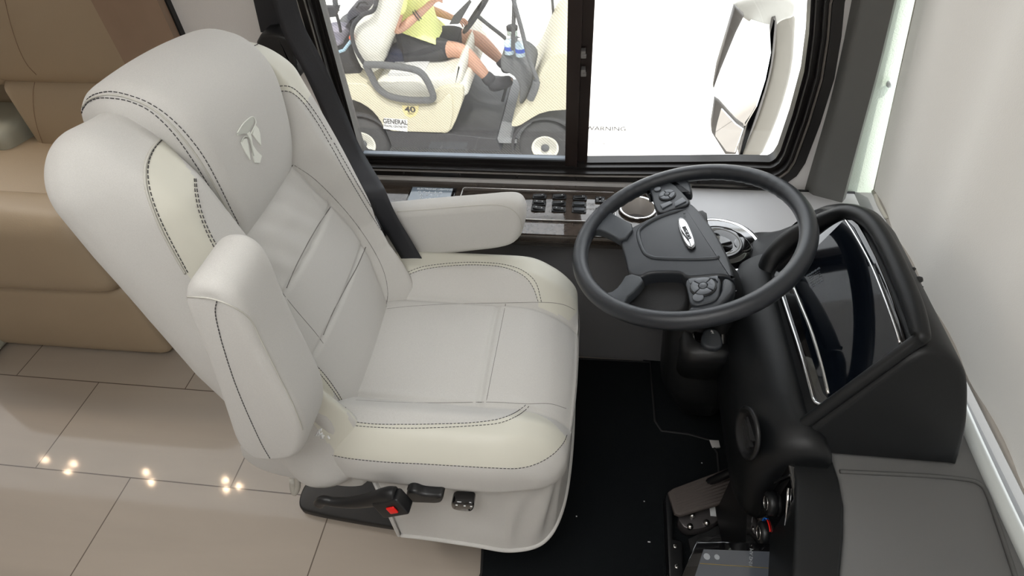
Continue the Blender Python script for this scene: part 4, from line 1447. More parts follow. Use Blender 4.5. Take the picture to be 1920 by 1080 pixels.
# bezel and display
scr = [fpx(*p, .012) for p in [(1482, 528), (1500, 490), (1583, 408), (1600, 425), (1640, 500), (1686, 625), (1684, 652), (1552, 748), (1540, 735), (1510, 640)]]
bz_o = [fpx(*p, .010) for p in [(1446, 522), (1458, 492), (1575, 405), (1592, 402), (1612, 425), (1650, 500), (1698, 636), (1696, 655), (1548, 768), (1528, 762), (1500, 690), (1470, 590)]]
mk('gloss_surround', *slab(chaikin(bz_o, 1), FP, .0, .008, r=.003, seg=2), M['gloss'], pod, angle=40)
v, f = slab(scr, FP, .006, .0095, r=.001, seg=1)
disp = mk('display', v, f, M['screen'], pod, smooth=False)
def chrome_line(name, pix, r, m='chrome'):
    pts = [fpx(*p, .011) for p in pix]
    p3 = [FO - Y_ * p.x + fup * p.y + fn_ * .009 for p in catmull(pts, 6)]
    return mk(name, *tube(p3, r, 8), M[m], pod)
chrome_line('chrome_strip', [(1452, 520), (1462, 545), (1480, 600), (1500, 662), (1516, 720), (1524, 748), (1534, 757), (1546, 756)], .0030)
chrome_line('chrome_strip', [(1487, 538), (1500, 570), (1520, 620), (1538, 680), (1552, 738)], .0032, 'steel')
chrome_line('chrome_strip', [(1582, 409), (1602, 440), (1630, 492), (1656, 555), (1676, 610), (1686, 642)], .0022)
# reflected lettering, painted as fixed letters at the corner of the display
lq = fpx(1528, 522, .012)
for k in range(6):
    text_mesh('display_reflection', 'WARNING' if k == 0 else '- - - - - - -', .006, FO - Y_ * (lq.x) + fup * (lq.y - .0) + fn_ * .0105 + Vector((0, -.006 * k + .018, 0)), fup, Y_, mat('dim_reflection', srgb(120, 128, 138), .5, noise=.02) if k == 0 else bpy.data.materials['dim_reflection'], disp)
# leather roll below the display
roll = db
v = []; f = []
RS = [(.400, .640), (.388, .650), (.368, .654), (.342, .645), (.317, .624), (.299, .59), (.292, .56), (.292, .50), (.300, .44), (.32, .38), (.40, .34)]
RC = catmull(V2(RS), 5)
yy_ = [.520, .522, .530, .545, .57] + [.60 + .03 * k for k in range(14)]
for i, y in enumerate(yy_):
    sh_ = {0: .030, 1: .018, 2: .008, 3: .002}.get(i, 0)
    for p in RC:
        q = p + (Vector((.38, .50)) - p).normalized() * sh_
        bend = .05 * max(0, (.60 - y) / .1) ** 2 + .06 * max(0, (y - .90) / .1) ** 2
        v.append(Vector((q.x + bend * .5, y, q.y)))
K_ = len(RC)
for i in range(len(yy_) - 1):
    for k in range(K_ - 1):
        f.append([i * K_ + k, i * K_ + k + 1, (i + 1) * K_ + k + 1, (i + 1) * K_ + k])
f.append(list(range(K_))[::-1]); f.append([(len(yy_) - 1) * K_ + k for k in range(K_)])
rb = bvh(mk('knee_roll', v, f, M['blkleather'], roll, angle=60))
# seam of the roll at the near end
hs = bvh(hoodrim)
# louvre vent on the near end of the roll
vc = PX(1404, 812, x=.292)
v, f = lathe([(.045, .0), (.046, .004), (.042, .007), (.036, .005), (.034, .0), (.0, -.004)], vc, (-1, -.12, .1), 36)
vt = mk('louvre_vent', v, f, M['blackplastic'], roll)
for k in (-1, 0, 1):
    mk('louvre', *box(vc.x - .004, vc.x + .004, vc.y - .026 * sqrt(1 - (k * .5) ** 2), vc.y + .026 * sqrt(1 - (k * .5) ** 2), vc.z + k * .013 - .002, vc.z + k * .013 + .002), M['rubber'], vt, smooth=False)

# lower dash body, side roll with curved edge
lowd = db
arcp = poly_x([(1572, 1180), (1575, 1075), (1581, 1010), (1582, 950), (1573, 900), (1556, 850)], z=.6)
body = arcp + V2([(.425, .66), (.345, .66)]) + poly_x([(1478, 858), (1490, 900), (1490, 960), (1488, 1040), (1480, 1160)], z=.6)
v, f = slab(body, FXY, .10, .603, r=.006, seg=3)
mk('side_body', v, f, M['blkleather'], lowd, angle=50)
# climate panel facing the driver
cpO = Vector((.352, .0, .0))
cq = [(1478, 872), (1432, 880), (1400, 960), (1396, 1075), (1470, 1075), (1490, 950)]
cpl = [Vector((-p.y, p.z)) for p in PXL(cq, x=.350)]
v, f = slab(cpl, (Vector((.350, 0, 0)), -Y_, Z_, -X_), -.02, 0.0, r=.002, seg=2)
clp = mk('climate_panel', v, f, M['gloss'], lowd, angle=40)
for (a, b), nm in (((1446, 944), 0), ((1432, 1000), 1)):
    p = PX(a, b, x=.345)
    v, f = lathe([(.021, .0), (.021, .010), (.018, .014), (.0, .014)], (.350, p.y, p.z), (-1, 0, 0), 28)
    kb = mk('climate_knob', v, f, M['blackplastic'], clp)
    v, f = lathe([(.0125, .0140), (.0125, .0148), (.0108, .0148), (.0108, .0140)], (.350, p.y, p.z), (-1, 0, 0), 28, caps=False)
    mk('knob_ring', v, f, M['steel'], clp)
    if nm == 1:
        for k_, (a0, a1, mm) in enumerate(((20, 80, 'red'), (-50, 15, 'blue'))):
            pts = [Vector((.3485, p.y - .026 * sin(radians(a)), p.z + .026 * cos(radians(a)))) for a in range(a0 - 60, a1 - 60, 8)]
            mm_ = M['red'] if mm == 'red' else mat('blue_print', srgb(30, 120, 235), .4, noise=.03)
            mk('temperature_arc', *tube(pts, .0013, 6), mm_, clp)
v, f = tube(PXL([(1478, 915), (1476, 950), (1473, 985)], x=.347), .0022, 6)
mk('trim_line', v, f, M['chrome'], clp)
# curved bin lid seam
v, f = tube(catmull(PXL([(1408, 956), (1428, 925), (1455, 903), (1482, 890)], x=.345), 6), .002, 6)
mk('panel_seam', v, f, M['blackplastic'], clp)

# touch screen at the bottom edge
ts = thing('touch_screen', 'dark touch screen panel cut off by the bottom edge of the picture', 'screen', (.30, .40, .45))
tq = PXL([(1303, 1013), (1515, 1021), (1487, 1110), (1262, 1110)], z=.45)
ex_ = (tq[1] - tq[0]).normalized(); ey_ = Z_.cross(ex_)
TO = tq[0]
def t2(px, py): 
    q = PX(px, py, z=.45) - TO
    return Vector((q.dot(ex_), q.dot(ey_)))
FT = (TO, ex_, ey_, Z_)
mk('housing', *slab([t2(1306, 1013), t2(1514, 1021), t2(1490, 1150), t2(1248, 1150)], FT, -.02, .0, r=.003, seg=2), M['gloss'], ts, angle=40)
sm = mat('screen_glow', srgb(60, 63, 68), .15, coat=.6, noise=.03, emis=srgb(70, 74, 80), estr=.25)
sc_ = mk('screen', *slab([t2(1319, 1030), t2(1484, 1036), t2(1460, 1150), t2(1280, 1150)], FT, .0, .001, r=.0003, seg=1), sm, ts, smooth=False)
mk('status_line', *tube([TO + ex_ * t2(1312, 1057).x + ey_ * t2(1312, 1057).y + Z_ * .0014, TO + ex_ * t2(1476, 1068).x + ey_ * t2(1476, 1068).y + Z_ * .0014], .0005, 5), mat('amber_line', srgb(150, 125, 50), .5, noise=.02), sc_)
wpm = mat('screen_print', srgb(150, 154, 158), .5, noise=.02)
def tt(nm, s, px, py, size):
    q = t2(px, py)
    text_mesh(nm, s, size, TO + ex_ * q.x + ey_ * q.y + Z_ * .0016, (ey_ * 1 + ex_ * .28), (-ex_ + ey_ * .28), wpm, sc_)
tt('screen_clock', '10:42 AM', 1408, 1046, .008)
for (a, b, r_0) in ((1325, 1044, .0055), (1467, 1053, .0062), (1344, 1045, .0045)):
    q = t2(a, b)
    mk('screen_icon', *slab(circ(q.x, q.y, r_0, 20), FT, .001, .0016, r=.0001, seg=1), wpm, sc_, smooth=False)
tt('screen_icon', 'x', 1443, 1052, .008)

mk('support_arm', *tube(catmull([Vector((.30, .38, .432)), Vector((.33, .38, .40)), Vector((.37, .38, .36)), Vector((.42, .38, .34))], 6), .014, 10), M['blackplastic'], ts)
# ============================================================ PEDALS
pq = [(1253, 922), (1262, 915), (1368, 876), (1400, 872), (1384, 934), (1275, 966), (1265, 962)]
ped = thing('accelerator_pedal', 'worn brownish rubber accelerator pedal above the black mat', 'pedal', (.32, .70, .12))
pO = Vector((0, 0, .12))
v, f = slab([Vector((p.x, p.y)) for p in PXL(pq, z=.12)], FXY, .105, .12, r=.004, seg=3)
mk('pedal_plate', v, f, M['brownrubber'], ped, angle=40)
pg = G()
for k in range(9):
    a = PX(1264, 922, z=.12).lerp(PX(1272, 960, z=.12), k / 8); b = PX(1372, 880, z=.12).lerp(PX(1378, 930, z=.12), k / 8)
    pg.add(*tube([a + Vector((0, 0, .0005)), b + Vector((0, 0, .0005))], .0012, 5))
pg.mk('grip_ridges', M['brownrubber'], ped)
arm = tube([(.33, .73, .11), (.38, .74, .16), (.44, .76, .25)], .010, 10)
mk('pedal_arm', *arm, M['blackplastic'], ped)
pb = thing('pedal_bracket', 'steel pedal bracket plate with four bright bolts under the accelerator pedal', 'bracket', (.32, .62, .04))
bq = chaikin([Vector((p.x, p.y)) for p in PXL([(1268, 965), (1300, 950), (1358, 940), (1362, 962), (1335, 985), (1300, 994), (1280, 988)], z=.06)], 2)
v, f = slab(bq, FXY, .02, .06, r=.003, seg=2)
mk('plate', v, f, mat('dull_grey_metal', srgb(96, 92, 92), .35, metal=.5, noise=.12), pb, angle=40)
for (a, b) in ((1294, 987), (1325, 980), (1353, 959), (1298, 966)):
    p = PX(a, b, z=.064)
    v, f = lathe([(.008, -.004), (.008, .002), (.0055, .006), (.0, .0065)], p, (0, 0, 1), 14)
    mk('bolt', v, f, M['steel'], pb)
p = PX(1337, 958, z=.064)
mk('rating_sticker', *box(p.x - .007, p.x + .007, p.y - .012, p.y + .012, .0605, .0612), M['white'], pb, smooth=False)
sb = thing('brake_pedal_base', 'black rail with two round screws at the bottom edge left of the touch screen', 'rail', (.26, .55, .01))
sq = [(1247, 930), (1256, 918), (1262, 930), (1262, 1010), (1280, 1015), (1284, 1120), (1256, 1120)]
v, f = slab([Vector((p.x, p.y)) for p in PXL(sq, z=.05)], FXY, .005, .05, r=.004, seg=3)
mk('rail', v, f, M['blackplastic'], sb, angle=40)
for (a, b) in ((1266, 1024), (1269, 1062)):
    p = PX(a, b, z=.053)
    v, f = lathe([(.0055, -.002), (.0055, .001), (.0042, .0022), (.0, .0015)], p, (0, 0, 1), 16)
    s1_ = mk('screw', v, f, M['steel'], sb)
    mk('screw_slot', *box(p.x - .003, p.x + .003, p.y - .0006, p.y + .0006, p.z + .0018, p.z + .0026), M['rubber'], s1_, smooth=False)
v, f = slab([Vector((p.x, p.y)) for p in PXL([(1290, 1010), (1400, 960), (1440, 960), (1420, 1060), (1300, 1060)], z=.02)], FXY, .005, .02, r=.003, seg=2)
rp3 = mk('ribbed_plate', v, f, M['rubber'], sb, angle=40)
for k in range(7):
    a = PX(1310, 1010 - k * 3 + 14, z=.022); b = PX(1395, 975 + k * 6, z=.022)
    mk('rib', *tube([a, b], .0022, 5), M['rubber'], rp3)
# pale floor clip
v, f = slab([Vector((p.x, p.y)) for p in PXL([(1330, 824), (1348, 825), (1351, 838), (1336, 839)], z=.012)], FXY, .002, .012, r=.002, seg=2)
tag(mk('floor_clip', v, f, mat('pale_tape', srgb(190, 188, 186), .6, noise=.04), None, org=PX(1340, 831, z=.002)), 'small pale rectangular tab at the corner of the mat notch', 'clip')
# turn knob cluster on the shade-side face of the pod
kp_ = PX(1739, 524, x=.575) - Vector((.008, 0, 0))
kg = db
v, f = lathe([(.0, -.02), (.006, -.02), (.006, -.004), (.004, .0), (.0, .001)], kp_, (1, 0, .3), 14)
mk('hood_knob', v, f, M['blackplastic'], kg)
for dx, dy in ((-10, -20), (4, 14)):
    q = PX(1739 + dx, 524 + dy, x=.575) - Vector((.008, 0, 0))
    v, f = lathe([(.0, -.015), (.0035, -.015), (.0035, -.004), (.0, -.001)], q, (1, 0, .3), 10)
    mk('screw', v, f, M['blackplastic'], kg)

# ============================================================ SOFA in the slide-out
sofa = thing('sofa', 'beige leather sofa behind the driver seat at the left edge', 'sofa', (-1.9, 1.5, 0))
def cush_box(name, x0, x1, y0, y1, z0, z1, r, m, par, n=(26, 16, 16), bulge=.02, ry=0):
    c = Vector(((x0 + x1) / 2, (y0 + y1) / 2, (z0 + z1) / 2)); h = Vector(((x1 - x0) / 2, (y1 - y0) / 2, (z1 - z0) / 2))
    def df(p):
        q = Vector(p)
        bx_ = 1 - (p.x / h.x) ** 2; by_ = 1 - (p.y / h.y) ** 2; bz_2 = 1 - (p.z / h.z) ** 2
        q.y += bulge * bx_ * bz_2 * (1 if p.y > 0 else -1) * (abs(p.y) / h.y)
        q.z += bulge * bx_ * by_ * (p.z / h.z)
        if ry: q = Matrix.Rotation(ry, 3, 'X') @ q
        return q
    v, f, mi = puff(h, r, n, df, lambda p: c + p)
    return mk(name, v, f, m, par)
S_ = M['sofa']
cush_box('seat_front', -2.30, -1.35, 1.03, 1.20, .32, .60, .06, S_, sofa, bulge=.02)
cush_box('footrest_panel', -2.30, -1.36, 1.06, 1.14, .012, .325, .03, S_, sofa, bulge=.012)
cush_box('seat_cushion', -2.30, -1.34, 1.12, 1.55, .30, .565, .05, S_, sofa, bulge=.02)
cush_box('back_cushion', -1.79, -1.20, 1.46, 1.66, .50, .775, .04, S_, sofa, bulge=.015, ry=radians(-3))
cush_box('back_cushion', -1.80, -1.22, 1.47, 1.70, .765, 1.16, .05, S_, sofa, bulge=.025, ry=radians(-3))
sb1 = cush_box('back_cushion', -2.25, -1.74, 1.50, 1.72, .74, 1.16, .05, S_, sofa, bulge=.02, ry=radians(-8))
cush_box('back_base', -2.30, -1.25, 1.62, 1.80, .05, 1.0, .03, S_, sofa, bulge=0)
am = mat('grey_green_leather', srgb(172, 172, 158), .5, noise=.05)
cush_box('armrest', -2.35, -1.82, 1.40, 1.62, .30, .64, .03, am, sofa, bulge=.006)
cush_box('armrest_pad', -2.2, -1.93, 1.36, 1.46, .60, .68, .03, am, sofa, bulge=.006)
cush_box('side_console', -2.4, -1.98, .98, 1.10, .01, .07, .02, am, sofa, bulge=0)
sft = [bvh(o) for o in sofa.children]
for nm, pix in (('stitching', [(8, -5), (20, 45), (35, 90), (50, 120), (68, 140)]), ('stitching', [(66, 150), (62, 175), (64, 210), (70, 240), (80, 268)])):
    best = None
    for o, t_ in zip(list(sofa.children), sft):
        p_ = lay(t_, pix, .0006, 8)
        if len(p_) > 12 and (best is None or (p_[6] - EYE).length < best[0]): best = ((p_[6] - EYE).length, o, p_)
    if best: mk(nm, *tube(best[2], .001, 5), M['brown'], best[1])
# ============================================================ OUTSIDE
GZ = -1.40
cg = G().add(*box(-40, 40, 1.6, 60, GZ - .1, GZ))
struct('ground', cg, mat('sunlit_concrete', srgb(235, 232, 226), .9, noise=.04, nscale=3), smooth=False)
# outer skin of the coach below the window (keeps daylight out of the floor)
struct('wall_outer', G().add(*box(-3.4, .80, 1.352, 1.37, GZ + .35, .0)), M['ceil'], smooth=False)

CB = mat('cream_cart_body', srgb(206, 200, 176), .45, noise=.03, nscale=8)
CG = mat('grey_cart_plastic', srgb(96, 97, 98), .7, noise=.08)
CD = mat('dark_cart_trim', srgb(58, 58, 60), .6, noise=.08)
CF = mat('grey_floor_liner', srgb(140, 142, 144), .7, noise=.1, bump=.4, bscale=60)
CS = mat('off_white_vinyl', srgb(228, 226, 214), .5, noise=.02)
SK = mat('skin', srgb(205, 158, 134), .55, noise=.06, nscale=20)
YN = 4.28                      # near flank of the cart
cart = thing('golf_cart', 'cream golf cart numbered 40 parked outside the left window', 'golf cart', (-1.2, 4.9, GZ))
def FX(y): return (Vector((0, 0, 0)), X_, Z_, Y_)
def prism(name, pix, y, y0, y1, m, par, r=.02, ch=1, seg=3, **k):
    pl = poly_x(pix, y=y)
    if ch: pl = chaikin(pl, ch)
    v, f = slab(pl, FXZ, y0, y1, r=r, seg=seg)
    return mk(name, v, f, m, par, angle=45, **k)
# flank under the seat, with wheel arch
prism('rear_body', [(560, 160), (645, 155), (690, 158), (720, 188), (760, 200), (820, 198), (838, 176), (846, 180), (850, 205), (845, 240), (838, 250), (780, 248), (722, 246), (712, 225), (695, 205), (670, 190), (640, 184), (600, 190), (560, 200)], YN, YN, YN + 1.16, CB, cart, r=.012)
prism('seat_bulkhead', [(806, 176), (830, 160), (866, 158), (872, 176), (852, 235), (838, 248), (826, 246), (832, 210)], YN + .05, YN + .02, YN + 1.14, CB, cart, r=.010)
prism('side_sill', [(722, 246), (838, 252), (930, 262), (940, 285), (735, 278)], YN, YN + .01, YN + 1.14, CD, cart, r=.01, ch=0)
prism('front_cowl', [(990, 190), (1004, 160), (1020, 120), (1040, 100), (1066, 100), (1088, 125), (1094, 200), (1090, 206), (1062, 206), (1018, 210), (990, 226), (972, 238), (955, 237), (972, 212)], YN, YN, YN + 1.16, CB, cart, r=.008)
prism('dash_cowl', [(940, 104), (945, 98), (958, 100), (985, 112), (1000, 125), (1002, 140), (985, 185), (975, 190), (976, 170), (975, 150), (962, 132), (942, 128)], YN + .15, YN + .08, YN + .50, CG, cart, r=.02)
# floor and its front wall
fl_ = [Vector((p.x, p.y)) for p in PXL([(838, 250), (930, 256), (1000, 190)], z=-1.10)]
xa, xb = PX(838, 252, z=-1.13).x, PX(975, 235, z=-1.13).x
mk('floor_pan', *box(xa - .05, xb, YN + .04, YN + 1.12, -1.16, -1.12), CF, cart, smooth=False)
pl = V2([(xb - .02, -1.12), (xb + .16, -.80), (xb + .20, -.80), (xb + .06, -1.14)])
mk('toe_board', *slab(pl, FXZ, YN + .06, YN + 1.10, r=.005, seg=2), CF, cart, smooth=False)
# wheels
def wheel_(cpx, y0, nm='wheel'):
    c = PX(*cpx, z=GZ + .225); c = Vector((c.x, y0, GZ + .225))
    v, f = lathe([(.10, .02), (.13, .0), (.19, .0), (.215, .02), (.225, .05), (.225, .15), (.215, .18), (.19, .20), (.10, .19)], c, (0, 1, 0), 48)
    w = mk(nm, v, f, mat('tyre_rubber', srgb(68, 68, 68), .85, noise=.12, bump=.6, bscale=40) if 'tyre_rubber' not in bpy.data.materials else bpy.data.materials['tyre_rubber'], cart, org=c)
    v, f = lathe([(.118, .015), (.112, .006), (.10, .012), (.075, .03), (.045, .025), (.030, .014), (.0, .012)], c, (0, 1, 0), 36)
    rimo = mk('wheel_rim', v, f, CS, w)
    v, f = lathe([(.034, .022), (.034, .008), (.03, .002), (.0, .0)], c, (0, 1, 0), 24)
    mk('hub_cap', v, f, CG, w)
    for k in range(4):
        a = pi / 2 * k + .5
        q = c + Vector((cos(a) * .060, .022, sin(a) * .060))
        v, f = lathe([(.010, .008), (.010, -.004), (.0, -.005)], q, (0, 1, 0), 8)
        mk('wheel_nut', v, f, CD, w)
    return w
wheel_((1023, 272), YN - .01); wheel_((683, 265), YN - .01)
hubx = PX(1023, 272, z=GZ + .225).x; hubr = PX(683, 265, z=GZ + .225).x
for x in (hubx, hubr):
    c = Vector((x, YN + .96, GZ + .225))
    v, f = lathe([(.10, .02), (.19, .0), (.225, .05), (.225, .15), (.19, .20), (.10, .19)], c, (0, 1, 0), 32)
    mk('wheel', v, f, bpy.data.materials['tyre_rubber'], cart, org=c)
# dark wheel-arch liners
for x in (hubx, hubr):
    pts = [(x + .29 * cos(radians(a)), GZ + .225 + .27 * sin(radians(a))) for a in range(-10, 200, 10)]
    pts2 = [(x + .265 * cos(radians(a)), GZ + .225 + .25 * sin(radians(a))) for a in range(190, -20, -10)]
    mk('wheel_arch', *slab(V2(pts + pts2), FXZ, YN + .02, YN + .9, r=.002, seg=1), CD, cart)
# seat
prism('seat_base', [(700, 160), (765, 145), (850, 140), (860, 110), (870, 122), (868, 150), (840, 190), (760, 196), (715, 186)], YN + .1, YN + .06, YN + 1.10, CS, cart, r=.03)
zbt = PX(780, 153, y=YN + .08).z
print('bench top', zbt, 'hip', PX(768, 84, y=4.8).z, 'knee', PX(866, 93, y=4.66))
xb0, xb1 = PX(705, 150, y=YN + .1).x, PX(875, 140, y=YN + .1).x
bc_ = Vector(((xb0 + xb1) / 2, YN + .60, zbt - .06))
v, f, mi = puff(((xb1 - xb0) / 2, .53, .075), .05, (14, 20, 6), None, lambda p: bc_ + p)
mk('seat_bench', v, f, CS, cart)
prism('seat_back', [(663, 60), (672, 38), (690, 26), (702, 20), (708, 0), (712, -30), (760, -40), (752, 20), (740, 60), (722, 100), (716, 125), (688, 122), (674, 95)], YN + .2, YN + .06, YN + 1.08, CS, cart, r=.05, seg=4, ch=1)
def rail(name, pts, r, m, n=10, **k):
    P = catmull([PX(a, b, y=y) for a, b, y in pts], 8)
    return mk(name, *tube(P, r, n), m, cart, **k)
rail('seat_back_edge', [(712, -30, YN + .03), (706, 2, YN + .03), (699, 20, YN + .03), (680, 28, YN + .03), (664, 46, YN + .03), (660, 68, YN + .03), (668, 95, YN + .03), (686, 124, YN + .03)], .016, CD)
rail('hip_rail', [(684, 121, YN - .02), (720, 122, YN - .03), (760, 127, YN - .03), (785, 134, YN - .03), (800, 150, YN - .03), (812, 178, YN - .02), (808, 187, YN - .01), (790, 188, YN - .01), (765, 187, YN - .01), (730, 180, YN - .01), (708, 164, YN - .01), (695, 140, YN - .01), (686, 122, YN - .02)], .027, CG)
# windscreen strut, its foot, far strut
rail('windscreen_strut', [(952, -60, YN), (963, 0, YN), (978, 55, YN), (992, 110, YN), (1006, 146, YN), (1008, 158, YN)], .016, CG)
rail('strut_foot', [(1006, 152, YN), (1002, 168, YN), (994, 186, YN)], .030, CG)
rail('windscreen_strut', [(1030, -80, YN + 1.1), (1034, -20, YN + 1.1), (1037, 20, YN + 1.1), (1038, 50, YN + 1.1)], .012, CG)
rail('strut_bracket', [(1037, 48, YN + 1.1), (1040, 58, YN + 1.1), (1035, 70, YN + 1.1)], .02, CD)
rail('roof_post', [(626, -60, YN + .1), (628, 0, YN + .1), (632, 20, YN + .1)], .02, CG)
prism('post_bracket', [(609, 9), (639, 9), (633, 27), (612, 29)], YN + .1, YN + .05, YN + .1, CD, cart, r=.004, ch=0)
rail('rear_rail', [(631, 27, YN + .15), (636, 45, YN + .15), (639, 60, YN + .15)], .012, CD)
# roof above the frame
roof_c = [PX(560, -330, y=YN), PX(1010, -300, y=YN)]
mk('roof', *box(-2.35, -.35, YN - .02, YN + 1.18, .50, .56), CS, cart, smooth=False)
for x0__, xx in ((-2.05, -2.0), (-.62, -.55)):
    for yy in (YN + .02, YN + 1.1):
        mk('roof_post', *tube([(x0__, yy, -.3 if x0__ < -1 else -.35), (xx, yy, .51)], .015, 8), CG, cart)
# steering column and wheel
rail('steering_column', [(893, 28, 4.85), (915, 46, 4.85), (950, 75, 4.85), (962, 100, 4.85)], .016, CG)
a_ = PX(893, 26, y=4.85)
swn = (PX(893, 28, y=4.85) - PX(950, 75, y=4.85)).normalized()
e1 = swn.cross(Y_).normalized(); e2 = swn.cross(e1)
mk('steering_wheel', *tube([a_ + (e1 * cos(radians(k * 10)) + e2 * sin(radians(k * 10))) * .17 for k in range(36)], .014, 8, closed=True), CD, cart)
for k in range(3):
    q = a_ + (e1 * cos(radians(k * 120)) + e2 * sin(radians(k * 120))) * .17
    mk('wheel_spoke', *tube([a_ - swn * .02, q], .012, 6), CD, cart)
# pedals
rail('pedal', [(954, 150, YN + .5), (948, 168, YN + .5), (942, 190, YN + .5)], .012, CD)
# stickers and numbers
yl = YN - .002
def sticker(pix, y, m, name='sticker'):
    return mk(name, *slab(poly_x(pix, y=y), FXZ, y - .002, y, r=.0003, seg=1, both=False), m, cart, smooth=False)
shm = mat('yellow_shield_sticker', srgb(222, 208, 150), .5, noise=.04)
shd = sticker([(754, 197), (769, 199), (785, 198), (784, 209), (779, 217), (770, 221), (760, 216), (755, 207)], YN, shm, 'shield_sticker')
dkp = mat('dark_print', srgb(60, 58, 58), .6, noise=.03)
p = PX(769, 205.5, y=YN)
text_mesh('number', '40', .068, (p.x, YN - .003, p.z), X_, Z_, dkp, shd, bold=.002, sx=1.35)
p = PX(770, 213, y=YN)
text_mesh('number', '10051', .024, (p.x, YN - .003, p.z), X_, Z_, dkp, shd)
gs = sticker([(720, 221), (764, 224), (764, 247), (719, 241)], YN, M['white'], 'dealer_sticker')
p0_, p1_ = PX(721, 228, y=YN), PX(762, 231, y=YN)
exs = (p1_ - p0_).normalized(); exs = Vector((exs.x, 0, exs.z)).normalized(); ezs = Vector((-exs.z, 0, exs.x))
p = PX(741, 228.5, y=YN)
text_mesh('dealer_name', 'GENERAL', .060, (p.x, YN - .003, p.z), exs, ezs, dkp, gs, bold=.001, sx=.82)
p = PX(741, 237, y=YN)
text_mesh('dealer_line', 'TRAVEL CENTER RV', .026, (p.x, YN - .003, p.z), exs, ezs, dkp, gs, sx=.85)
# charging socket on the bulkhead
mk('socket', *slab(circ(PX(862, 142, y=YN + .5).x, PX(862, 142, y=YN + .5).z, .035, 16), FXZ, YN + .42, YN + .48, r=.004, seg=2), CD, cart)

# things in the cart: bottles, papers, clothing, bag
def bottle(px, py, h, r, label, cap, band, name='water_bottle'):
    c = PX(px, py, y=YN + .10)
    t = thing(name, label, 'bottle', c)
    v, f = lathe([(.0, .0), (r, .0), (r, h * .72), (r * .9, h * .8), (r * .5, h * .9), (r * .45, h)], c, (0, 0, 1), 20)
    mk('bottle_body', v, f, mat('clear_blue_plastic', srgb(205, 225, 235), .15, noise=.03) if 'clear_blue_plastic' not in bpy.data.materials else bpy.data.materials['clear_blue_plastic'], t)
    v, f = lathe([(r * 1.02, h * .25), (r * 1.02, h * .5)], c, (0, 0, 1), 20, caps=False)
    mk('bottle_label', v, f, band, t)
    v, f = lathe([(r * .5, h * .95), (r * .5, h * 1.06), (0, h * 1.06)], c, (0, 0, 1), 16)
    mk('bottle_cap', v, f, cap, t)
bluep = mat('blue_label', srgb(60, 90, 190), .5, noise=.05)
bottle(955, 100, .12, .036, 'small water bottle with blue label standing left in the cart tray', M['white'], bluep)
bottle(976, 104, .12, .038, 'small water bottle with blue label standing right in the cart tray', M['white'], bluep)
c = PX(962, 92, y=YN + .5)
tm = thing('travel_cup', 'clear tall travel cup with dark lid standing in the cart tray', 'cup', c)
v, f = lathe([(0, 0), (.036, 0), (.044, .16), (.044, .17)], c, (0, 0, 1), 24)
mk('cup_body', v, f, mat('milky_plastic', srgb(222, 238, 230), .2, noise=.04), tm)
v, f = lathe([(.046, .16), (.047, .185), (.040, .19), (.0, .19)], c, (0, 0, 1), 24)
mk('cup_lid', v, f, CD, tm)
for (z0_, z1_, l) in ((118, 128, 'white papers lying uppermost on the cart seat'), (131, 138, 'white papers lying lower on the cart seat')):
    q0, q1 = PX(734 if z0_ < 120 else 729, z0_ + 2, y=4.6), PX(800 if z0_ < 120 else 780, z1_, y=4.6)
    g = G()
    for k in range(4): g.add(*box(q0.x + .01 * k, q1.x + .008 * k, 4.42, 4.72, q1.z + .012 * k, q1.z + .012 * k + .010))
    tag(g.mk('paper_stack', M['white'], None, smooth=False, org=q1), l, 'papers', 'papers on the golf cart seat')
NV = mat('navy_cloth', srgb(62, 68, 92), .85, noise=.1, nscale=20, bump=.5, bscale=60)
nv = poly_x([(722, 118), (727, 98), (737, 84), (750, 80), (762, 86), (768, 98), (782, 114), (770, 118), (735, 124), (736, 140), (722, 146), (712, 140), (712, 126)], y=4.75)
v, f = slab(chaikin(nv, 2), FXZ, 4.62, 4.85, r=.05, seg=4)
tag(mk('folded_jacket', v, f, NV, None, org=PX(745, 120, y=4.75)), 'navy blue cloth lying on the cart seat behind the driver', 'jacket')
BG = mat('dark_grey_bag_cloth', srgb(92, 90, 96), .85, noise=.15, nscale=15, bump=.6, bscale=60)
bgp = poly_x([(654, 20), (662, 12), (676, 5), (690, 9), (703, 14), (700, 26), (684, 30), (668, 42), (658, 60), (650, 52), (656, 36)], y=4.7)
v, f = slab(chaikin(bgp, 2), FXZ, 4.6, 4.9, r=.05, seg=4)
bg_ = thing('backpack', 'dark grey backpack behind the golf cart seat back', 'bag', PX(680, 20, y=4.7))
mk('bag_body', v, f, BG, bg_)
mk('bag_handle', *tube([PX(668, 14, y=4.6), PX(674, 5, y=4.6), PX(684, 4, y=4.6), (PX(690, 9, y=4.6))], .008, 6), CD, bg_)
bx_ = thing('cargo_bin', 'dark cargo bin with folded cloth at the back of the golf cart', 'bin', PX(640, 120, y=4.6))
prism_ = poly_x([(600, 82), (642, 56), (660, 62), (668, 95), (686, 124), (690, 150), (640, 152), (600, 155)], y=4.6)
mk('bin_body', *slab(prism_, FXZ, 4.45, 5.2, r=.02, seg=2), CD, bx_)
v, f = slab(chaikin(poly_x([(600, 60), (624, 56), (646, 62), (650, 76), (632, 83), (606, 85)], y=4.5), 2), FXZ, 4.42, 4.7, r=.03, seg=3)
mk('folded_cloth', v, f, mat('lilac_grey_cloth', srgb(152, 148, 162), .85, noise=.12, nscale=18), bx_)
mk('ice_scraper', *tube([PX(660, 74, y=4.35), PX(645, 94, y=4.35), PX(630, 99, y=4.35)], .012, 6), mat('pale_blue_plastic', srgb(160, 190, 205), .4, noise=.04), bx_)
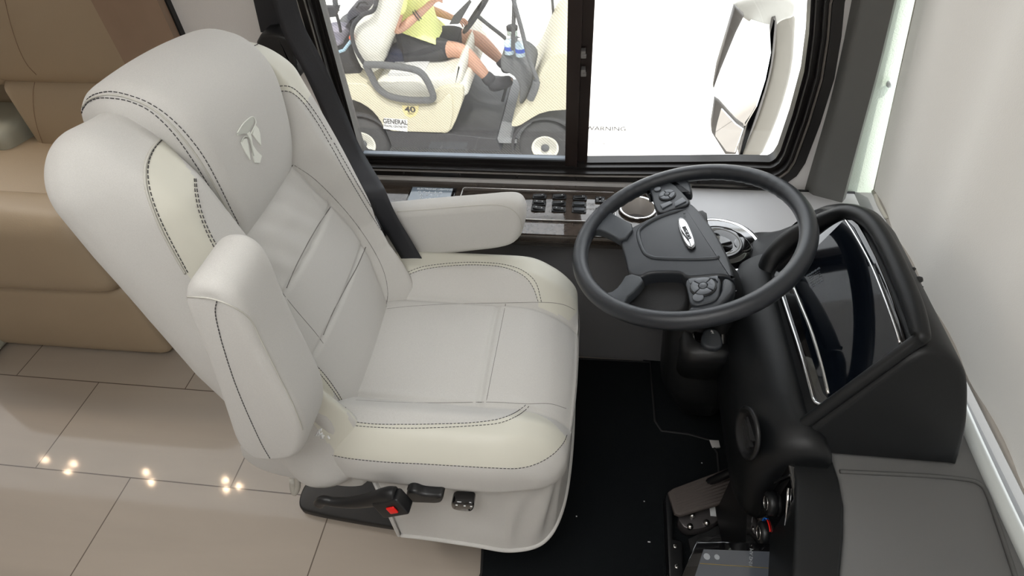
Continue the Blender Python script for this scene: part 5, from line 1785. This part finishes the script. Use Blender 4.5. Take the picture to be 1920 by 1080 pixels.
v, f = lathe([(0, -.02), (.015, -.018), (.018, 0), (.015, .018), (0, .02)], PX(659, 70, y=4.33), (0, 1, 0), 12)
mk('orange_knob', v, f, mat('orange_plastic', srgb(235, 100, 60), .4, noise=.04), bx_)

# ------------------------------------------------------------ seated person
per = thing('person', 'seated person in yellow shirt and black shorts driving the golf cart', 'person', PX(770, 95, y=4.8))
def skin_mesh(name, nodes, edges, m, par, root=0, sub=2):
    me = bpy.data.meshes.new(name)
    base = world_loc(par)
    while base is None: pass
    me.from_pydata([tuple(Vector(n[0]) - base) for n in nodes], edges, [])
    o = bpy.data.objects.new(name, me); link(o)
    md = o.modifiers.new('skin', 'SKIN'); md.use_smooth_shade = True
    md.branch_smoothing = .6
    sv = me.skin_vertices[0].data
    for i, n in enumerate(nodes):
        r = n[1]
        sv[i].radius = (r, r) if not isinstance(r, tuple) else r
        sv[i].use_root = (i == root)
    s_ = o.modifiers.new('sub', 'SUBSURF'); s_.levels = sub; s_.render_levels = sub
    dg = bpy.context.evaluated_depsgraph_get(); dg.update()
    ev = o.evaluated_get(dg)
    m2 = bpy.data.meshes.new_from_object(ev)
    bpy.data.objects.remove(o)
    o = bpy.data.objects.new(name, m2); link(o)
    m2.materials.clear(); m2.materials.append(m)
    for p in m2.polygons: p.use_smooth = True
    m2.name = name
    o.parent = par
    return o
yn_, yf_ = 4.66, 4.96           # near and far leg
yc_ = (yn_ + yf_) / 2
H = PX(778, 82, y=yc_)
Cst = PX(778, 15, y=yc_) ; Sh = PX(762, -62, y=yc_)
Nk = PX(764, -96, y=yc_); Hd = PX(772, -140, y=yc_)
shn = Vector((Sh.x, yc_ - .19, Sh.z)); shf = Vector((Sh.x, yc_ + .19, Sh.z))
eln = PX(742, 62, y=4.50); wrn = PX(800, 14, y=4.62); hdn = PX(818, -2, y=4.66)
elf = PX(800, 15, y=5.05); wrf = PX(850, 34, y=4.95); hdf = PX(862, 37, y=4.92)
kn = PX(866, 93, y=yn_); an_l = PX(916, 148, y=yn_); ft = PX(925, 156, y=yn_); toe = PX(962, 150, y=yn_)
kf = PX(893, 68, y=yf_); anf = PX(942, 116, y=yf_); ftf = PX(948, 122, y=yf_); toef = PX(975, 120, y=yf_)
hn = Vector((H.x + .02, yc_ - .10, H.z)); hf = Vector((H.x + .02, yc_ + .10, H.z))
nodes = [(H, .13), (H.lerp(Cst, .5), .125), (Cst, .135), (Sh, .12), (Nk, .06), (Hd + Vector((0, 0, -.06)), .075), (Hd + Vector((.01, 0, .05)), .095),
         (shn, .06), (eln, .042), (wrn, .028), (shf, .06), (elf, .042), (wrf, .028),
         (hn, .10), (kn, .062), (kn.lerp(an_l, .35), .068), (an_l, .040), (ft, .04), (toe, .03),
         (hf, .10), (kf, .062), (kf.lerp(anf, .35), .066), (anf, .040), (ftf, .04), (toef, .03)]
edges = [(0, 1), (1, 2), (2, 3), (3, 4), (4, 5), (5, 6), (3, 7), (7, 8), (8, 9), (3, 10), (10, 11), (11, 12),
         (0, 13), (13, 14), (14, 15), (15, 16), (16, 17), (17, 18), (0, 19), (19, 20), (20, 21), (21, 22), (22, 23), (23, 24)]
# hands: palm and five fingers each, grown from the wrists
def add_hand(w_i, wpos, hpos, side):
    d = (hpos - wpos).normalized()
    lat = d.cross(Z_).normalized(); upv = lat.cross(d)
    palm = len(nodes); nodes.append((wpos + d * .055, (.036, .020))); edges.append((w_i, palm))
    for k, ln in enumerate((.055, .064, .060, .048)):
        b = wpos + d * .085 + lat * (k - 1.5) * .020
        i0 = len(nodes); nodes.append((b, .0095)); edges.append((palm, i0))
        nodes.append((b + d * ln * .5 - upv * .012, .0088)); edges.append((i0, i0 + 1))
        nodes.append((b + d * ln * .75 - upv * (.030 + .004 * k), .0078)); edges.append((i0 + 1, i0 + 2))
    i0 = len(nodes); nodes.append((wpos + d * .045 - lat * side * .034, .011)); edges.append((palm, i0))
    nodes.append((wpos + d * .075 - lat * side * .050 - upv * .012, .0095)); edges.append((i0, i0 + 1))
add_hand(9, wrn, hdn, 1); add_hand(12, wrf, hdf, -1)
body = skin_mesh('body', nodes, edges, SK, per)
YS = mat('yellow_shirt_cloth', srgb(244, 250, 165), .8, noise=.06, nscale=12, bump=.4, bscale=40)
BS = mat('black_shorts_cloth', srgb(62, 62, 64), .85, noise=.12, nscale=30, bump=.4, bscale=60)
BK = mat('black_sock_cloth', srgb(58, 58, 62), .85, noise=.1)
sn_ = [(H + Vector((-.02, 0, .06)), .170), (H.lerp(Cst, .5) + Vector((.02, 0, 0)), .200), (Cst, .190), (Sh, .145), (Sh.lerp(Nk, .5), .085), (shn, .085), (shn.lerp(eln, .72), .072), (shf, .085), (shf.lerp(elf, .9), .070), (H + Vector((.10, 0, .06)), .15)]
skin_mesh('shirt', sn_, [(0, 1), (1, 2), (2, 3), (3, 4), (3, 5), (5, 6), (3, 7), (7, 8), (0, 9)], YS, per)
ss_ = [(H + Vector((0, 0, -.03)), .135), (hn, .112), (hn.lerp(kn, .82), .092), (hf, .112), (hf.lerp(kf, .85), .098)]
skin_mesh('shorts', ss_, [(0, 1), (1, 2), (0, 3), (3, 4)], BS, per)
skin_mesh('sock', [(kn.lerp(an_l, .80), .056), (an_l, .056), (ft, .060)], [(0, 1), (1, 2)], BK, per)
skin_mesh('sock', [(kf.lerp(anf, .82), .056), (anf, .056), (ftf, .060)], [(0, 1), (1, 2)], BK, per)
def shoe(a, b, c):
    skin_mesh('shoe', [(a - Vector((.05, 0, .03)), .050), (a + Vector((.02, 0, -.015)), .062), (b, .048)], [(0, 1), (1, 2)], BK, per)
shoe(ft, toe, 0); shoe(ftf, toef, 0)
# head details
nose = Hd + Vector((.10, 0, .03))
skin_mesh('nose', [(nose - Vector((.02, 0, -.02)), .012), (nose, .014)], [(0, 1)], SK, per)
for s_ in (-1, 1):
    v, f = lathe([(0, -.004), (.011, 0), (0, .006)], Hd + Vector((.085, s_ * .034, .055)), (1, s_ * .2, 0), 12)
    mk('eye', v, f, M['white'], per)
    skin_mesh('ear', [(Hd + Vector((.0, s_ * .09, .03)), .016), (Hd + Vector((-.005, s_ * .095, .06)), .018)], [(0, 1)], SK, per, sub=1)
skin_mesh('hair', [(Hd + Vector((-.03, 0, .07)), .10), (Hd + Vector((.01, 0, .10)), .092)], [(0, 1)], mat('brown_hair', srgb(80, 60, 46), .8, noise=.2, nscale=60), per)
mk('mouth', *tube([Hd + Vector((.092, -.022, -.02)), Hd + Vector((.098, 0, -.022)), Hd + Vector((.092, .022, -.02))], .005, 6), mat('lip', srgb(170, 96, 88), .5, noise=.05), per)
# bracelet on the near wrist
wq = eln.lerp(wrn, .66); wd_ = (wrn - eln).normalized(); e1 = wd_.cross(Y_).normalized(); e2 = wd_.cross(e1)
for k in (0, 1):
    mk('bracelet', *tube([wq + wd_ * .02 * k + (e1 * cos(radians(a * 20)) + e2 * sin(radians(a * 20))) * .040 for a in range(18)], .004, 6, closed=True), CD, per)
# clipboard held on the lap
c = PX(866, 60, y=4.85)
mkb = mk('clipboard', *slab(poly_x([(880, 0), (884, 4), (860, 45), (842, 46), (850, 30)], y=4.80), FXZ, 4.80, 4.815, r=.002, seg=1), CG, None, org=c, smooth=False)
tag(mkb, 'grey clipboard held upright in front of the cart driver', 'clipboard')

# ============================================================ COACH REAR-VIEW MIRROR outside
ym = 1.72
mir = thing('side_mirror', 'chrome backed coach mirror outside the right window pane', 'mirror', PX(1430, 120, y=ym))
back = [(1443, 26), (1468, 24), (1489, 18), (1487, 60), (1484, 110), (1472, 165), (1450, 230), (1422, 292), (1380, 300), (1400, 255), (1415, 220), (1430, 175), (1442, 130), (1449, 80)]
v, f = slab(chaikin(poly_x(back, y=ym), 1), FXZ, ym - .03, ym + .10, r=.010, seg=4)
mk('mirror_shell', v, f, mat('satin_chrome_shell', srgb(150, 146, 136), .3, noise=.03), mir)
v, f = slab(chaikin(poly_x([(1442, 30), (1456, 26), (1452, 85), (1445, 132), (1432, 178), (1418, 222), (1402, 258), (1382, 300), (1392, 250), (1412, 205), (1430, 150), (1440, 100)], y=ym - .03), 1), FXZ, ym - .05, ym - .02, r=.008, seg=2)
mk('mirror_housing', v, f, mat('grey_mirror_housing', srgb(104, 100, 95), .5, noise=.05), mir)
v, f = slab(poly_x([(1378, 14), (1396, 30), (1380, 62), (1352, 130), (1338, 167), (1345, 125), (1360, 75)], y=ym - .12), FXZ, ym - .12, ym - .09, r=.004, seg=2)
mk('mirror_housing', v, f, bpy.data.materials['grey_mirror_housing'], mir)
mg = mat('mirror_glass', (.92, .93, .93), .02, metal=1.0)
mn = Vector((-.93, -.34, -.10)).normalized()
def tilted(name, pix, O, m, th=.004):
    ex = mn.cross(Z_).normalized(); ey = ex.cross(mn)
    pts = []
    for p in pix:
        q = PXP(p[0], p[1], O, mn) - O
        pts.append(Vector((q.dot(ex), q.dot(ey))))
    v, f = slab(pts, (O, ex, ey, mn), -th, 0, r=.0005, seg=1)
    return mk(name, v, f, m, mir, smooth=False)
tilted('mirror_glass', [(1395, 32), (1440, 46), (1443, 100), (1433, 150), (1417, 200), (1396, 236), (1382, 233), (1344, 190), (1338, 168), (1352, 130), (1380, 64)], PX(1392, 130, y=ym - .03), mg)
cap = [(1371, -10), (1376, 14), (1400, 32), (1425, 44), (1446, 50), (1456, 30), (1490, 22), (1487, -20)]
v, f = slab(chaikin(poly_x(cap, y=ym), 2), FXZ, ym - .04, ym + .10, r=.010, seg=4)
mk('mirror_arm', v, f, mat('bright_arm_metal', srgb(205, 204, 196), .2, noise=.03), mir)
v, f = slab(poly_x([(1341, 188), (1350, 194), (1382, 230), (1396, 240), (1380, 290), (1360, 290), (1335, 250), (1334, 235)], y=ym - .10), FXZ, ym - .10, ym - .07, r=.004, seg=2)
mk('convex_housing', v, f, bpy.data.materials['grey_mirror_housing'], mir)
tilted('convex_glass', [(1352, 204), (1378, 232), (1392, 242), (1377, 286), (1362, 284), (1341, 255), (1342, 240)], PX(1365, 245, y=ym - .17), mg)
mk('mirror_arm', *tube(catmull([PX(1430, 0, y=ym + .03), Vector((.52, 1.76, 1.32)), Vector((.60, 1.66, 1.46)), Vector((.70, 1.52, 1.50)), Vector((.74, 1.38, 1.50))], 8), .022, 12), bpy.data.materials['bright_arm_metal'], mir)
